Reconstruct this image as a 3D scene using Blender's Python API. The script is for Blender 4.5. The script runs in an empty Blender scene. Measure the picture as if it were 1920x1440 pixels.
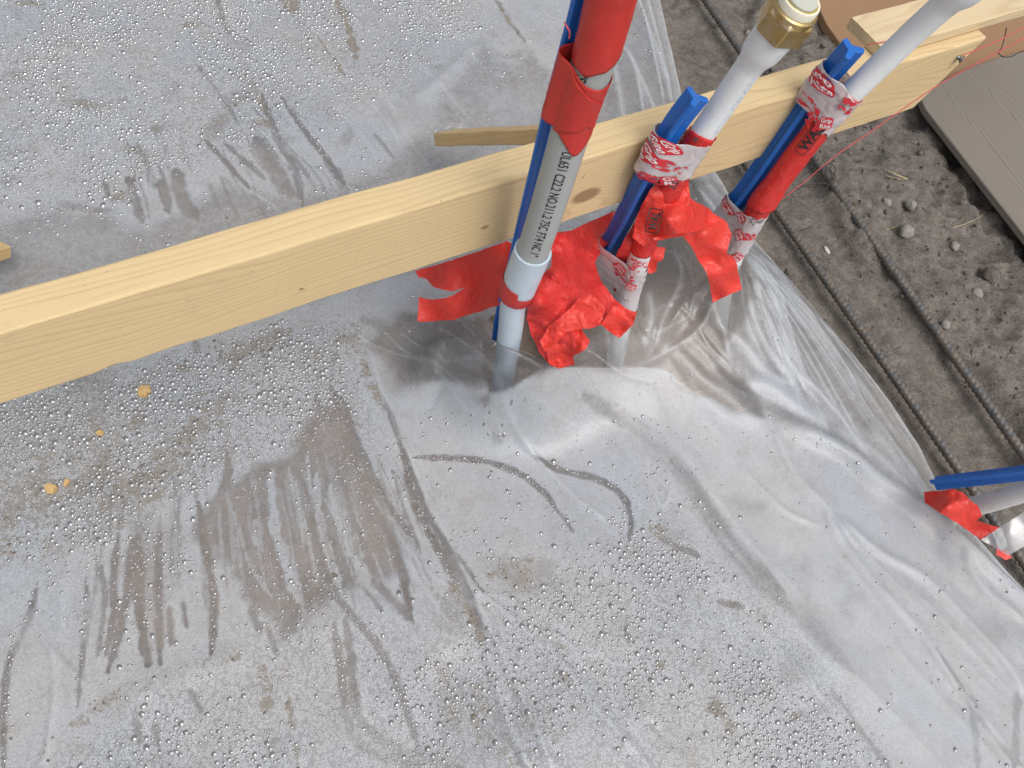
import bpy, bmesh, math, random
import numpy as np
from mathutils import Vector, Matrix
from mathutils.geometry import delaunay_2d_cdt

random.seed(7)
RNG = np.random.default_rng(11)
scene = bpy.context.scene
C = scene.collection

# ------------------------------------------------------------------ camera
CAMZ = 0.93                     # the phone is held 0.93 m above the plastic
FPX = 1400.0                    # focal length in pixels of the 1920 px wide photograph
R = np.array([[0.9948455, 0.0458644, 0.0904368],
              [0.0, -0.8918645, 0.4523027],
              [0.101402, -0.4499713, -0.8872674]])   # camera axes (right, down, forward) -> world
cam_data = bpy.data.cameras.new('camera')
cam_data.sensor_width = 36.0
cam_data.lens = 36.0 * FPX / 1920.0
cam_data.clip_start = 0.02
cam_data.clip_end = 500.0
cam = bpy.data.objects.new('camera', cam_data)
C.objects.link(cam)
Mr = R @ np.diag([1.0, -1.0, -1.0])
m4 = Matrix([list(Mr[0]) + [0], list(Mr[1]) + [0], list(Mr[2]) + [CAMZ], [0, 0, 0, 1]])
cam.matrix_world = m4
scene.camera = cam

# ------------------------------------------------------------------ light
SUN_EL, SUN_AZ = math.radians(60), math.radians(140)     # azimuth from +Y towards +X
world = bpy.data.worlds.new('World')
scene.world = world
world.use_nodes = True
wn = world.node_tree
wn.nodes.clear()
sky = wn.nodes.new('ShaderNodeTexSky')
sky.sky_type = 'NISHITA'
sky.sun_disc = False
sky.sun_elevation = SUN_EL
sky.sun_rotation = SUN_AZ
sky.air_density = 1.0
sky.dust_density = 6.0
sky.ozone_density = 1.0
bg = wn.nodes.new('ShaderNodeBackground')
bg.inputs['Strength'].default_value = 0.15
hsv = wn.nodes.new('ShaderNodeHueSaturation')      # thin overcast: the sky is nearly white
hsv.inputs['Saturation'].default_value = 0.30
wo = wn.nodes.new('ShaderNodeOutputWorld')
wn.links.new(sky.outputs[0], hsv.inputs['Color'])
wn.links.new(hsv.outputs[0], bg.inputs[0])
wn.links.new(bg.outputs[0], wo.inputs[0])
sun_data = bpy.data.lights.new('sun', 'SUN')
sun_data.energy = 0.6
sun_data.angle = math.radians(40)
sun_data.color = (1.0, 0.95, 0.88)
sun = bpy.data.objects.new('sun', sun_data)
C.objects.link(sun)
sd = Vector((math.sin(SUN_AZ) * math.cos(SUN_EL), math.cos(SUN_AZ) * math.cos(SUN_EL), math.sin(SUN_EL)))
sun.rotation_euler = sd.to_track_quat('Z', 'Y').to_euler()
scene.view_settings.view_transform = 'Standard'
scene.view_settings.look = 'None'
scene.view_settings.gamma = 1.0
scene.view_settings.use_curve_mapping = False
scene.view_settings.exposure = 0.10
scene.cycles.transparent_max_bounces = 24
scene.cycles.max_bounces = 10
scene.cycles.caustics_reflective = False
scene.cycles.caustics_refractive = False

# ------------------------------------------------------------------ helpers
def G(px, py, z=0.0):
    """point of the horizontal plane at height z that the photograph shows at px, py"""
    r = R @ np.array([px - 960.0, py - 720.0, FPX])
    r = r * ((z - CAMZ) / r[2])
    return np.array([r[0], r[1], z])

def Q(px, py, d):
    """point at distance d (metres along the view axis)"""
    r = R @ (np.array([px - 960.0, py - 720.0, FPX]) * (d / FPX))
    return np.array([r[0], r[1], r[2] + CAMZ])

def tag(o, label=None, cat=None, group=None, kind=None):
    if label: o['label'] = label
    if cat: o['category'] = cat
    if group: o['group'] = group
    if kind: o['kind'] = kind
    return o

def obj(name, mesh, mat=None, parent=None, smooth=True):
    o = bpy.data.objects.new(name, mesh)
    C.objects.link(o)
    if mat: mesh.materials.append(mat)
    if smooth and len(mesh.polygons):
        mesh.polygons.foreach_set('use_smooth', [True] * len(mesh.polygons))
    if parent: o.parent = parent
    return o

def empty(name, loc=(0, 0, 0)):
    o = bpy.data.objects.new(name, None)
    C.objects.link(o)
    o.location = loc
    o.empty_display_size = 0.02
    return o

def adopt(child, parent):
    """parent a mesh whose vertices are in world coordinates"""
    child.parent = parent
    child.matrix_parent_inverse = Matrix.Translation(parent.location).inverted() if parent.type == 'EMPTY' else Matrix.Identity(4)
    return child

def mesh_np(name, verts, faces):
    """verts (n,3); faces (m,4) or (m,3) arrays or list of lists"""
    me = bpy.data.meshes.new(name)
    if isinstance(faces, np.ndarray):
        n, m, k = len(verts), len(faces), faces.shape[1]
        me.vertices.add(n)
        me.vertices.foreach_set('co', np.asarray(verts, dtype=np.float32).ravel())
        me.loops.add(m * k)
        me.loops.foreach_set('vertex_index', faces.astype(np.int32).ravel())
        me.polygons.add(m)
        me.polygons.foreach_set('loop_start', np.arange(0, m * k, k, dtype=np.int32))
        me.polygons.foreach_set('loop_total', np.full(m, k, dtype=np.int32))
        me.update(calc_edges=True)
    else:
        me.from_pydata([tuple(v) for v in verts], [], faces)
        me.update()
    return me

def vnoise(x, y, scale, seed=0):
    """smooth value noise in -1..1"""
    rg = np.random.default_rng(seed)
    T = rg.uniform(-1, 1, (256, 256))
    u, v = x / scale, y / scale
    i, j = np.floor(u).astype(int), np.floor(v).astype(int)
    fu, fv = u - i, v - j
    fu = fu * fu * (3 - 2 * fu); fv = fv * fv * (3 - 2 * fv)
    i0, i1, j0, j1 = i & 255, (i + 1) & 255, j & 255, (j + 1) & 255
    return (T[i0, j0] * (1 - fu) + T[i1, j0] * fu) * (1 - fv) + (T[i0, j1] * (1 - fu) + T[i1, j1] * fu) * fv

def fbm(x, y, scale, seed=0, octaves=4, gain=.5):
    s, a, t = 0, 1, 0
    for k in range(octaves):
        s = s + a * vnoise(x, y, scale / 2 ** k, seed + k * 17); t += a; a *= gain
    return s / t

def sstep(a, b, x):
    t = np.clip((x - a) / (b - a), 0, 1)
    return t * t * (3 - 2 * t)

def catmull(pts, n=8):
    pts = [np.asarray(p, float) for p in pts]
    if len(pts) < 3: 
        return [pts[0] + (pts[-1] - pts[0]) * k / n for k in range(n + 1)]
    P_ = [2 * pts[0] - pts[1]] + pts + [2 * pts[-1] - pts[-2]]
    out = []
    for i in range(1, len(P_) - 2):
        a, b, c, d = P_[i - 1], P_[i], P_[i + 1], P_[i + 2]
        for k in range(n):
            t = k / n
            out.append(.5 * ((2 * b) + (c - a) * t + (2 * a - 5 * b + 4 * c - d) * t * t + (3 * b - a - 3 * c + d) * t ** 3))
    out.append(pts[-1])
    return out

# ------------------------------------------------------------------ materials
class NT:
    def __init__(s, name):
        s.m = bpy.data.materials.new(name); s.m.use_nodes = True
        s.t = s.m.node_tree; s.t.nodes.clear()
        s.out = s.t.nodes.new('ShaderNodeOutputMaterial')
    def n(s, typ, **kw):
        nd = s.t.nodes.new('ShaderNode' + typ)
        for k, v in kw.items():
            if k.startswith('_'): setattr(nd, k[1:], v)
        for k, v in kw.items():
            if k.startswith('_'): continue
            key = int(k[1:]) if k[0] == 'i' and k[1:].isdigit() else k.replace('__', ' ')
            if hasattr(v, 'is_linked') or isinstance(v, bpy.types.NodeSocket): s.t.links.new(v, nd.inputs[key])
            else: nd.inputs[key].default_value = v
        return nd
    def math(s, op, a, b=0.0, c=None, clamp=False):
        nd = s.t.nodes.new('ShaderNodeMath'); nd.operation = op; nd.use_clamp = clamp
        for i, v in enumerate((a, b) if c is None else (a, b, c)):
            if isinstance(v, bpy.types.NodeSocket): s.t.links.new(v, nd.inputs[i])
            else: nd.inputs[i].default_value = v
        return nd.outputs[0]
    def mix(s, f, a, b, mode='MIX'):
        nd = s.t.nodes.new('ShaderNodeMix'); nd.data_type = 'RGBA'; nd.blend_type = mode
        for i, v in ((0, f), (6, a), (7, b)):
            if isinstance(v, bpy.types.NodeSocket): s.t.links.new(v, nd.inputs[i])
            else: nd.inputs[i].default_value = (tuple(v) + (1,))[:4] if i else v
        return nd.outputs[2]
    def noise(s, scale, detail=3, rough=.55, vec=None, dist=0.0):
        nd = s.n('TexNoise', Scale=scale, Detail=detail, Roughness=rough, Distortion=dist)
        if vec: s.t.links.new(vec, nd.inputs['Vector'])
        return nd.outputs['Fac']
    def ramp(s, v, stops):
        nd = s.t.nodes.new('ShaderNodeValToRGB')
        e = nd.color_ramp.elements
        while len(e) < len(stops): e.new(0.5)
        for k, (p, c) in enumerate(stops):
            e[k].position = p; e[k].color = (tuple(c) + (1,))[:4] if hasattr(c, '__len__') else (c, c, c, 1)
        s.t.links.new(v, nd.inputs[0])
        return nd.outputs[0]
    def coord(s, which='Object'):
        return s.t.nodes.new('ShaderNodeTexCoord').outputs[which]
    def mapping(s, vec, scale=(1, 1, 1), rot=(0, 0, 0), loc=(0, 0, 0)):
        nd = s.t.nodes.new('ShaderNodeMapping')
        nd.inputs['Scale'].default_value = scale; nd.inputs['Rotation'].default_value = rot; nd.inputs['Location'].default_value = loc
        s.t.links.new(vec, nd.inputs[0])
        return nd.outputs[0]
    def bump(s, h, strength=.5, dist=.001, normal=None):
        nd = s.n('Bump', Strength=strength, Distance=dist)
        s.t.links.new(h, nd.inputs['Height'])
        if normal: s.t.links.new(normal, nd.inputs['Normal'])
        return nd.outputs[0]
    def surf(s, shader):
        s.t.links.new(shader, s.out.inputs['Surface']); return s.m

def principled(nt, **kw):
    return nt.n('BsdfPrincipled', **{k: (tuple(v) + (1,) if isinstance(v, (tuple, list)) and len(v) == 3 and 'Color' in k else v) for k, v in kw.items()}).outputs[0]

def simple_mat(name, col, rough=.5, var=.12, scale=60, bump=.2, bdist=.0005, metallic=0, dirt=None, spec=.5):
    nt = NT(name); co = nt.coord()
    n1 = nt.noise(scale, 4, .6, co)
    dark = tuple(c * (1 - var) for c in col); lite = tuple(min(1, c * (1 + var)) for c in col)
    c = nt.mix(n1, dark, lite)
    if dirt:
        d = nt.ramp(nt.noise(dirt[1], 5, .65, co), [(dirt[2], 0), (dirt[2] + .12, 1)])
        c = nt.mix(nt.math('MULTIPLY', d, dirt[3]), c, dirt[0])
    b = nt.bump(nt.noise(scale * 4, 4, .6, co), bump, bdist)
    return nt.surf(principled(nt, Base__Color=c, Roughness=rough, Metallic=metallic, Normal=b, Specular__IOR__Level=spec))

def wood_mat(name, light, dark, ring_scale=120, knots=(), grey=0.0, streak=.62, rough=.75):
    """pine: rings run along local X"""
    nt = NT(name); co = nt.coord()
    warp = nt.noise(3.0, 2, .45, nt.mapping(co, (.55, 5, 5)))
    sep = nt.n('SeparateXYZ', Vector=co)
    y, z = sep.outputs[1], sep.outputs[2]
    knotf = None
    coord = nt.math('ADD', nt.math('MULTIPLY', y, 1.0), nt.math('MULTIPLY', z, .62))
    coord = nt.math('ADD', coord, nt.math('MULTIPLY', warp, .085))
    for (kx, ky, kz, r) in knots:
        v = nt.n('VectorMath', _operation='SUBTRACT', i0=co, i1=(kx, ky, kz)).outputs[0]
        v = nt.mapping(v, (.55 / r, 1 / r, .25 / r))
        d = nt.n('VectorMath', _operation='LENGTH', i0=v).outputs['Value']
        g = nt.math('POWER', 2.718, nt.math('MULTIPLY', nt.math('MULTIPLY', d, d), -.35))
        coord = nt.math('ADD', coord, nt.math('MULTIPLY', g, r * 1.1))
        k = nt.math('SUBTRACT', 1.0, nt.ramp(d, [(.55, 0), (.85, 1)]))
        knotf = k if knotf is None else nt.math('MAXIMUM', knotf, k)
    ph = nt.math('FRACT', nt.math('MULTIPLY', coord, ring_scale))
    ring = nt.ramp(ph, [(0, 0), (.62, .25), (.86, 1), (1, 0)])
    breakup = nt.noise(8, 2, .5, nt.mapping(co, (.5, 14, 14)))
    ring = nt.math('MULTIPLY', ring, nt.math('ADD', .25, breakup))
    fine = nt.noise(30, 4, .7, nt.mapping(co, (.6, 45, 45)))
    big = nt.noise(4, 3, .5, nt.mapping(co, (1, 5, 5)))
    base = nt.mix(big, light, tuple(l * .80 + d_ * .20 for l, d_ in zip(light, dark)))
    c = nt.mix(nt.math('MULTIPLY', ring, streak), base, dark)
    c = nt.mix(nt.math('MULTIPLY', fine, .35), c, tuple(x * .7 for x in dark))
    if grey:
        c = nt.mix(nt.math('MULTIPLY', nt.noise(14, 5, .7, nt.mapping(co, (1, 4, 4))), grey), c, (.20, .18, .16))
    if knotf is not None:
        c = nt.mix(nt.math('MULTIPLY', knotf, .7), c, (.17, .085, .035))
    stain = nt.ramp(nt.noise(9, 6, .75, nt.mapping(co, (1, 2, 2))), [(.56, 0), (.72, 1)])
    c = nt.mix(nt.math('MULTIPLY', stain, .22), c, (.30, .23, .15))
    spk = nt.ramp(nt.noise(240, 3, .6, nt.mapping(co, (.6, 1, 1))), [(.68, 0), (.72, 1)])
    c = nt.mix(nt.math('MULTIPLY', nt.math('MULTIPLY', spk, nt.ramp(nt.noise(14, 2, .5, co), [(.5, 0), (.6, 1)])), .6), c, (.14, .10, .07))
    h = nt.math('ADD', nt.math('MULTIPLY', fine, .6), nt.math('MULTIPLY', ring, .5))
    b = nt.bump(h, .35, .0008)
    return nt.surf(principled(nt, Base__Color=c, Roughness=rough, Normal=b, Specular__IOR__Level=.25))

# board frame found from the photograph (x along, y down the face, z through)
BO = np.array([-0.12615, 0.42468, CAMZ - 0.56311])
BX = np.array([0.9008, 0.4341, -0.0019]); BX /= np.linalg.norm(BX)
BYv = np.array([0.0117, -0.0287, -0.9995]); BZv = np.cross(BX, BYv); BZv /= np.linalg.norm(BZv); BYv = np.cross(BZv, BX)
M_board = wood_mat('pine_board', (.78, .61, .35), (.48, .335, .18), 150,
                   knots=[(.300, .060, 0, .014), (.178, .060, 0, .0035), (-.02, .066, 0, .0022), (-.205, .093, 0, .006), (.95, .01, .02, .006)])
M_strip = wood_mat('pine_strip', (.76, .62, .40), (.52, .38, .22), 130, knots=[(.165, -.019, .02, .006)])
M_brace = wood_mat('brace_pine', (.70, .51, .26), (.42, .27, .13), 160, streak=.35)
M_grey_plank = wood_mat('weathered_plank', (.30, .265, .22), (.13, .112, .092), 170, grey=.75, streak=.95, rough=.9)
M_brown_plank = wood_mat('brown_plank', (.36, .215, .115), (.23, .13, .07), 70, grey=.15, streak=.2, rough=.85)
M_chip = simple_mat('wood_chip', (.70, .47, .20), .8, .35, 220, .9, .002, dirt=((.34, .22, .11), 160, .52, .7))
M_blue = simple_mat('blue_plastic', (.010, .135, .52), .38, .15, 40, .12, .0006, dirt=((.25, .27, .30), 45, .62, .35))
M_white = simple_mat('white_pvc', (.74, .775, .79), .42, .05, 40, .1, .0003, dirt=((.38, .36, .36), 50, .60, .22))
M_dirty_white = simple_mat('muddy_white_pvc', (.70, .70, .68), .5, .06, 40, .15, .0003, dirt=((.36, .27, .23), 70, .56, .6))
M_pale_blue = simple_mat('pale_blue_pvc', (.50, .60, .69), .45, .06, 40, .1, .0003, dirt=((.42, .42, .44), 60, .60, .25))
M_grey_pvc = simple_mat('grey_conduit', (.36, .385, .38), .5, .06, 60, .12, .0003, dirt=((.25, .25, .24), 90, .62, .25))
M_ink = simple_mat('black_ink', (.02, .02, .022), .6, .2, 200, .05)
M_grey_ink = simple_mat('faded_ink', (.20, .20, .21), .6, .2, 200, .05)
M_blue_ink = simple_mat('smudged_blue_ink', (.42, .50, .74), .6, .25, 400, .05)
M_brass = simple_mat('brass', (.50, .36, .15), .34, .25, 90, .3, .0004, metallic=.85, dirt=((.50, .47, .36), 80, .50, .5))
M_cream = simple_mat('cream_plastic', (.78, .75, .62), .45, .08, 60, .15)
M_plug = simple_mat('pipe_end_grey', (.50, .51, .44), .5, .08, 60, .15)
M_glue = simple_mat('yellow_glue', (.55, .42, .06), .25, .2, 120, .2)
M_steel = simple_mat('rebar_steel', (.125, .125, .125), .5, .35, 300, .6, .0006, metallic=.35, dirt=((.19, .16, .13), 60, .44, .9))
M_wire = simple_mat('tie_wire', (.035, .032, .032), .6, .3, 300, .3)
M_screw = simple_mat('screw_steel', (.19, .2, .21), .35, .2, 300, .2, metallic=.9)
M_string = simple_mat('red_string', (.62, .10, .11), .8, .2, 900, .5)
M_stone = simple_mat('stone', (.27, .25, .225), .85, .3, 60, .7, .002, dirt=((.15, .125, .10), 30, .5, .8))
M_flint = simple_mat('pale_flint', (.55, .53, .50), .6, .25, 120, .5)
M_straw = simple_mat('straw', (.50, .42, .24), .8, .3, 200, .3)
M_red_print = simple_mat('red_print', (.60, .03, .045), .45, .12, 150, .05)
M_white_print = simple_mat('white_print', (.74, .72, .74), .5, .05, 150, .05)

def dirt_mat(name, a, b, c_, bs=1.0, shade_lift=None):
    nt = NT(name); co = nt.coord()
    n1 = nt.noise(9, 6, .65, co); n2 = nt.noise(55, 6, .7, co); n3 = nt.noise(260, 4, .7, co)
    col = nt.mix(nt.ramp(n1, [(.35, 0), (.65, 1)]), a, b)
    col = nt.mix(nt.ramp(n2, [(.42, 0), (.66, 1)]), col, c_)
    col = nt.mix(nt.math('MULTIPLY', nt.ramp(n3, [(.40, 1), (.52, 0)]), .45), col, tuple(x * .45 for x in a))
    vor = nt.n('TexVoronoi', Vector=co, Scale=140.0)
    grit = nt.ramp(vor.outputs['Distance'], [(.12, 1), (.22, 0)])
    sel = nt.ramp(nt.noise(37, 2, .5, co), [(.56, 0), (.60, 1)])
    col = nt.mix(nt.math('MULTIPLY', nt.math('MULTIPLY', grit, sel), .7), col, (.34, .315, .28))
    if shade_lift:  # lighter soil colours that make up for the sheet's shadow
        fa = nt.n('Attribute', _attribute_name='shade_lift').outputs['Fac']
        fc = nt.mix(nt.ramp(nt.noise(7, 5, .6, co), [(.38, 0), (.62, 1)]), shade_lift[0], shade_lift[1])
        fc = nt.mix(nt.math('MULTIPLY', nt.ramp(n2, [(.5, 0), (.62, 1)]), .4), fc, shade_lift[2])
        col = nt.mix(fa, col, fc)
    h = nt.math('ADD', nt.math('MULTIPLY', n2, 1.0), nt.math('MULTIPLY', n3, .5))
    bp = nt.bump(h, .8 * bs, .006)
    return nt.surf(principled(nt, Base__Color=col, Roughness=.92, Normal=bp, Specular__IOR__Level=.2))
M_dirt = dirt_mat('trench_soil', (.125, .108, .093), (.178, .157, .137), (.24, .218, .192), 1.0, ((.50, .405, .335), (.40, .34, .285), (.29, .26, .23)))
M_mud = dirt_mat('dried_mud', (.17, .145, .115), (.235, .205, .165), (.28, .25, .21), .6)

def red_mat(name='red_tape', tr=.30, col=(.84, .062, .045), rough=.36, alpha=.0, crk=1.0):
    nt = NT(name); co = nt.coord()
    n1 = nt.noise(50, 3, .6, co)
    c = nt.mix(n1, tuple(x * .86 for x in col), tuple(min(1, x * 1.10) for x in col))
    scuff = nt.ramp(nt.noise(130, 5, .75, co), [(.60, 0), (.72, 1)])
    c = nt.mix(nt.math('MULTIPLY', scuff, .12), c, (.8, .42, .38))
    w1 = nt.noise(34, 2, .5, nt.mapping(co, (1, 1, 1), (.3, .2, .5)), 1.2); w2 = nt.noise(80, 2, .5, nt.mapping(co, (1, 1.8, 1), (.1, .9, .4)), 1.0)
    r1 = nt.math('POWER', nt.math('SUBTRACT', 1.0, nt.math('MULTIPLY', nt.math('ABSOLUTE', nt.math('SUBTRACT', w1, .5)), 4.0), clamp=True), 2.5)
    r2 = nt.math('POWER', nt.math('SUBTRACT', 1.0, nt.math('MULTIPLY', nt.math('ABSOLUTE', nt.math('SUBTRACT', w2, .5)), 4.0), clamp=True), 3.0)
    hh_ = nt.math('ADD', nt.math('MULTIPLY', r1, crk), nt.math('ADD', nt.math('MULTIPLY', r2, crk * .5), nt.math('MULTIPLY', nt.noise(110, 5, .65, co), .4)))
    bp = nt.bump(hh_, .45, .0016)
    c = nt.mix(nt.math('MULTIPLY', r1, .10 * crk), c, (1.0, .30, .24))
    p = nt.n('BsdfPrincipled', Base__Color=c, Roughness=rough, Normal=bp, Specular__IOR__Level=.45).outputs[0]
    t = nt.n('BsdfTranslucent', Color=(.95, .06, .035, 1), Normal=bp).outputs[0]
    mx = nt.n('MixShader', i0=tr, i1=p, i2=t).outputs[0]
    if alpha:
        mx = nt.n('MixShader', i0=alpha, i1=mx, i2=nt.n('BsdfTransparent', Color=(.95, .25, .2, 1)).outputs[0]).outputs[0]
    return nt.surf(mx)
M_red = red_mat('red_tape_loose', .30)
M_red_wrap = red_mat('red_tape_wrapped', .10, (.60, .040, .032), .45, 0, .12)
M_red_dark = red_mat('red_tape_deep', .25, (.74, .04, .038), .42)

def film_mat(name, fog=.35, tint=(.80, .80, .83), grime=.0, gl=.12, tl_=.45):
    """clear polythene: part see-through, part milky scatter, glossy skin"""
    nt = NT(name); co = nt.coord()
    n = nt.noise(26, 4, .6, co); fine = nt.noise(600, 3, .6, co)
    f = nt.math('ADD', fog, nt.math('MULTIPLY', nt.math('SUBTRACT', n, .5), .5), clamp=True)
    lw = nt.n('LayerWeight', Blend=.35).outputs['Facing']
    f = nt.math('ADD', f, nt.math('MULTIPLY', lw, .35), clamp=True)
    bp = nt.bump(nt.noise(75, 4, .6, co), .3, .002)
    d = nt.n('BsdfDiffuse', Color=tint + (1,), Normal=bp).outputs[0]
    tl = nt.n('BsdfTranslucent', Color=tint + (1,)).outputs[0]
    sc = nt.n('MixShader', i0=tl_, i1=d, i2=tl).outputs[0]
    tp = nt.n('BsdfTransparent', Color=(.96, .96, .96, 1)).outputs[0]
    a = nt.n('MixShader', i0=f, i1=tp, i2=sc).outputs[0]
    g = nt.n('BsdfGlossy', Color=(1, 1, 1, 1), Roughness=.16, Normal=bp).outputs[0]
    fr = nt.n('Fresnel', IOR=1.45, Normal=bp).outputs[0]
    m = nt.n('MixShader', i0=nt.math('ADD', fr, gl * .3), i1=a, i2=g).outputs[0]
    return nt.surf(m)
M_film = film_mat('clear_film', .50, (.80, .81, .84), tl_=.3)
M_clear_tape = film_mat('clear_tape', .46, (1.0, .93, .96), tl_=.12)
M_hem = film_mat('film_edge', .75, (.85, .86, .88))

def sheet_mat():
    nt = NT('fogged_polythene'); co = nt.coord()
    A = lambda n_: nt.n('Attribute', _attribute_name=n_).outputs['Fac']
    fog, dirt, crease = A('fog'), A('dirt'), A('crease')
    # condensation: countless tiny beads, bright rims and dark centres, of several sizes
    v1 = nt.n('TexVoronoi', Vector=co, Scale=250.0, Randomness=1.0)
    v2 = nt.n('TexVoronoi', Vector=co, Scale=560.0, Randomness=1.0)
    bead1 = nt.ramp(v1.outputs['Distance'], [(.10, .1), (.30, .55), (.44, 1), (.62, .35)])
    bead2 = nt.ramp(v2.outputs['Distance'], [(.10, .2), (.45, 1), (.7, .4)])
    coarse = A('coarse')
    big = nt.noise(13, 5, .62, co); mid = nt.noise(75, 5, .7, co); fine = nt.noise(900, 2, .6, co)
    # opacity of the haze
    j = nt.math('MULTIPLY', nt.math('SUBTRACT', mid, .5), .55)
    f0 = nt.math('ADD', fog, nt.math('ADD', j, nt.math('MULTIPLY', nt.math('SUBTRACT', big, .5), .30)))
    edge = nt.n('MapRange', Value=f0, From__Min=-.30, From__Max=.95, To__Min=.07, To__Max=.97, _interpolation_type='SMOOTHSTEP').outputs[0]
    beads = nt.mix(coarse, bead2, bead1)
    f1 = nt.math('SUBTRACT', edge, nt.math('MULTIPLY', nt.math('SUBTRACT', .8, beads), nt.math('MULTIPLY', edge, nt.math('ADD', .22, nt.math('MULTIPLY', coarse, .68)))), clamp=True)
    f1 = nt.math('ADD', f1, nt.math('MULTIPLY', crease, .35), clamp=True)
    f1 = nt.math('ADD', f1, nt.math('MULTIPLY', nt.math('SUBTRACT', fine, .5), nt.math('ADD', .22, nt.math('MULTIPLY', coarse, .3))), clamp=True)
    # haze colour: cool white, faint warm stains
    tint = nt.mix(nt.ramp(nt.noise(5, 3, .5, co), [(.38, 0), (.62, 1)]), (.53, .57, .625), (.575, .59, .61))
    stain = nt.ramp(nt.noise(22, 6, .7, nt.mapping(co, (1, 1, 1), loc=(3, 1, 0))), [(.50, 0), (.70, 1)])
    tint = nt.mix(nt.math('MULTIPLY', stain, .42), tint, (.42, .385, .345))
    h = nt.math('ADD', nt.math('MULTIPLY', beads, .45), nt.math('MULTIPLY', mid, .7))
    bp = nt.bump(h, .55, .0007)
    d = nt.n('BsdfDiffuse', Color=tint, Normal=bp).outputs[0]
    tl = nt.n('BsdfTranslucent', Color=tint, Normal=bp).outputs[0]
    sc = nt.n('MixShader', i0=.28, i1=d, i2=tl).outputs[0]
    tp = nt.n('BsdfTransparent', Color=(.97, .97, .97, 1)).outputs[0]
    base = nt.n('MixShader', i0=f1, i1=tp, i2=sc).outputs[0]
    rgh = nt.n('MapRange', Value=edge, To__Min=.12, To__Max=.28).outputs[0]
    g = nt.n('BsdfGlossy', Color=(1, 1, 1, 1), Roughness=rgh, Normal=bp).outputs[0]
    fr = nt.n('Fresnel', IOR=1.46, Normal=bp).outputs[0]
    pl = nt.n('MixShader', i0=fr, i1=base, i2=g).outputs[0]
    # mud dried on top
    m1 = nt.noise(60, 6, .75, co); m2 = nt.noise(330, 4, .7, co)
    mc = nt.mix(m2, (.15, .13, .105), (.36, .325, .275))
    mc = nt.mix(nt.ramp(m1, [(.4, 0), (.6, .6)]), mc, (.30, .285, .26))
    mb = nt.bump(nt.math('ADD', m2, m1), .8, .003)
    mud = nt.n('BsdfDiffuse', Color=mc, Normal=mb).outputs[0]
    thr = nt.math('ADD', dirt, nt.math('MULTIPLY', nt.math('SUBTRACT', m1, .5), 1.5))
    thr = nt.math('ADD', thr, nt.math('MULTIPLY', nt.math('SUBTRACT', m2, .5), 1.1))
    mk = nt.n('MapRange', Value=thr, From__Min=.22, From__Max=.48, To__Max=.93, _interpolation_type='SMOOTHSTEP').outputs[0]
    mk = nt.math('MULTIPLY', mk, nt.ramp(dirt, [(.02, 0), (.18, 1)]))
    fin = nt.n('MixShader', i0=mk, i1=pl, i2=mud).outputs[0]
    return nt.surf(fin)
M_sheet = sheet_mat()

def drop_mat(name, base, tr, gl):
    nt = NT(name)
    p = nt.n('BsdfDiffuse', Color=base + (1,)).outputs[0]
    t = nt.n('BsdfTransparent', Color=(.95, .95, .95, 1)).outputs[0]
    m = nt.n('MixShader', i0=tr, i1=p, i2=t).outputs[0]
    fr = nt.n('Fresnel', IOR=1.6).outputs[0]
    f = nt.math('ADD', nt.math('MULTIPLY', fr, 1.2), gl, clamp=True)
    g = nt.n('BsdfGlossy', Color=(1, 1, 1, 1), Roughness=.13).outputs[0]
    return nt.surf(nt.n('MixShader', i0=f, i1=m, i2=g).outputs[0])
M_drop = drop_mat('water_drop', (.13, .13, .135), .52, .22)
M_painted_rim = drop_mat('painted_rim_glint', (.85, .86, .88), .2, .35)  # pale rim colour paints the light refracted at a drop's edge

# ------------------------------------------------------------------ ground
def smooth_axis(lo, a, b, hi, step, growth=1.35):
    xs = list(np.arange(a, b + 1e-9, step))
    s, x = step, xs[-1]
    while x < hi: s *= growth; x += s; xs.append(x)
    s, x = step, xs[0]
    left = []
    while x > lo: s *= growth; x -= s; left.append(x)
    return np.array(left[::-1] + xs)

def grid_faces(nx, ny):
    i = np.arange(nx - 1)[None, :] + np.arange(ny - 1)[:, None] * nx
    return np.stack([i, i + 1, i + nx + 1, i + nx], -1).reshape(-1, 4)

# edge of the plastic, E(y)
EDGE_PX = [(1238, -60), (1262, 40), (1285, 130), (1300, 200), (1330, 260), (1368, 318), (1400, 380), (1427, 440), (1466, 492), (1535, 560), (1622, 652),
           (1690, 735), (1742, 812), (1790, 900), (1850, 985), (1925, 1075), (2000, 1165), (2100, 1290)]
EP = np.array([G(x, y)[:2] for x, y in EDGE_PX])
EP = np.vstack([[EP[0][0] - .12, EP[0][1] + .5], EP, [EP[-1][0] + .05, -.6]])
o_ = np.argsort(EP[:, 1]); EP = EP[o_]
def Eat(y): return np.interp(y, EP[:, 1], EP[:, 0])

gx = smooth_axis(-60, -1.0, 1.6, 60, .0052)
gy = smooth_axis(-60, -.15, 1.75, 60, .0052)
X, Y = np.meshgrid(gx, gy)
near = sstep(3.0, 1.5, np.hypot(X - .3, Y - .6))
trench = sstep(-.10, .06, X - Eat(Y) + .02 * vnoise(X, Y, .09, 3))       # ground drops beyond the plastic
Z = -.028 - .055 * trench
Z += near * (.010 * fbm(X, Y, .22, 1, 3) * trench + .006 * fbm(X, Y, .12, 21, 4) * (1 - trench))
rough_zone = sstep(.0, .035, (X - (Eat(Y) + .20)) + .03 * vnoise(X, Y, .07, 9))   # crumbly bank beyond the second bar
ridged = 1 - np.abs(fbm(X, Y, .075, 5, 5, .55)) * 2
Z += near * trench * (.007 + rough_zone * .017) * (ridged - .55) * .8
Z += near * rough_zone * (.020 + .008 * fbm(X, Y, .06, 41, 4, .6))
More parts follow.
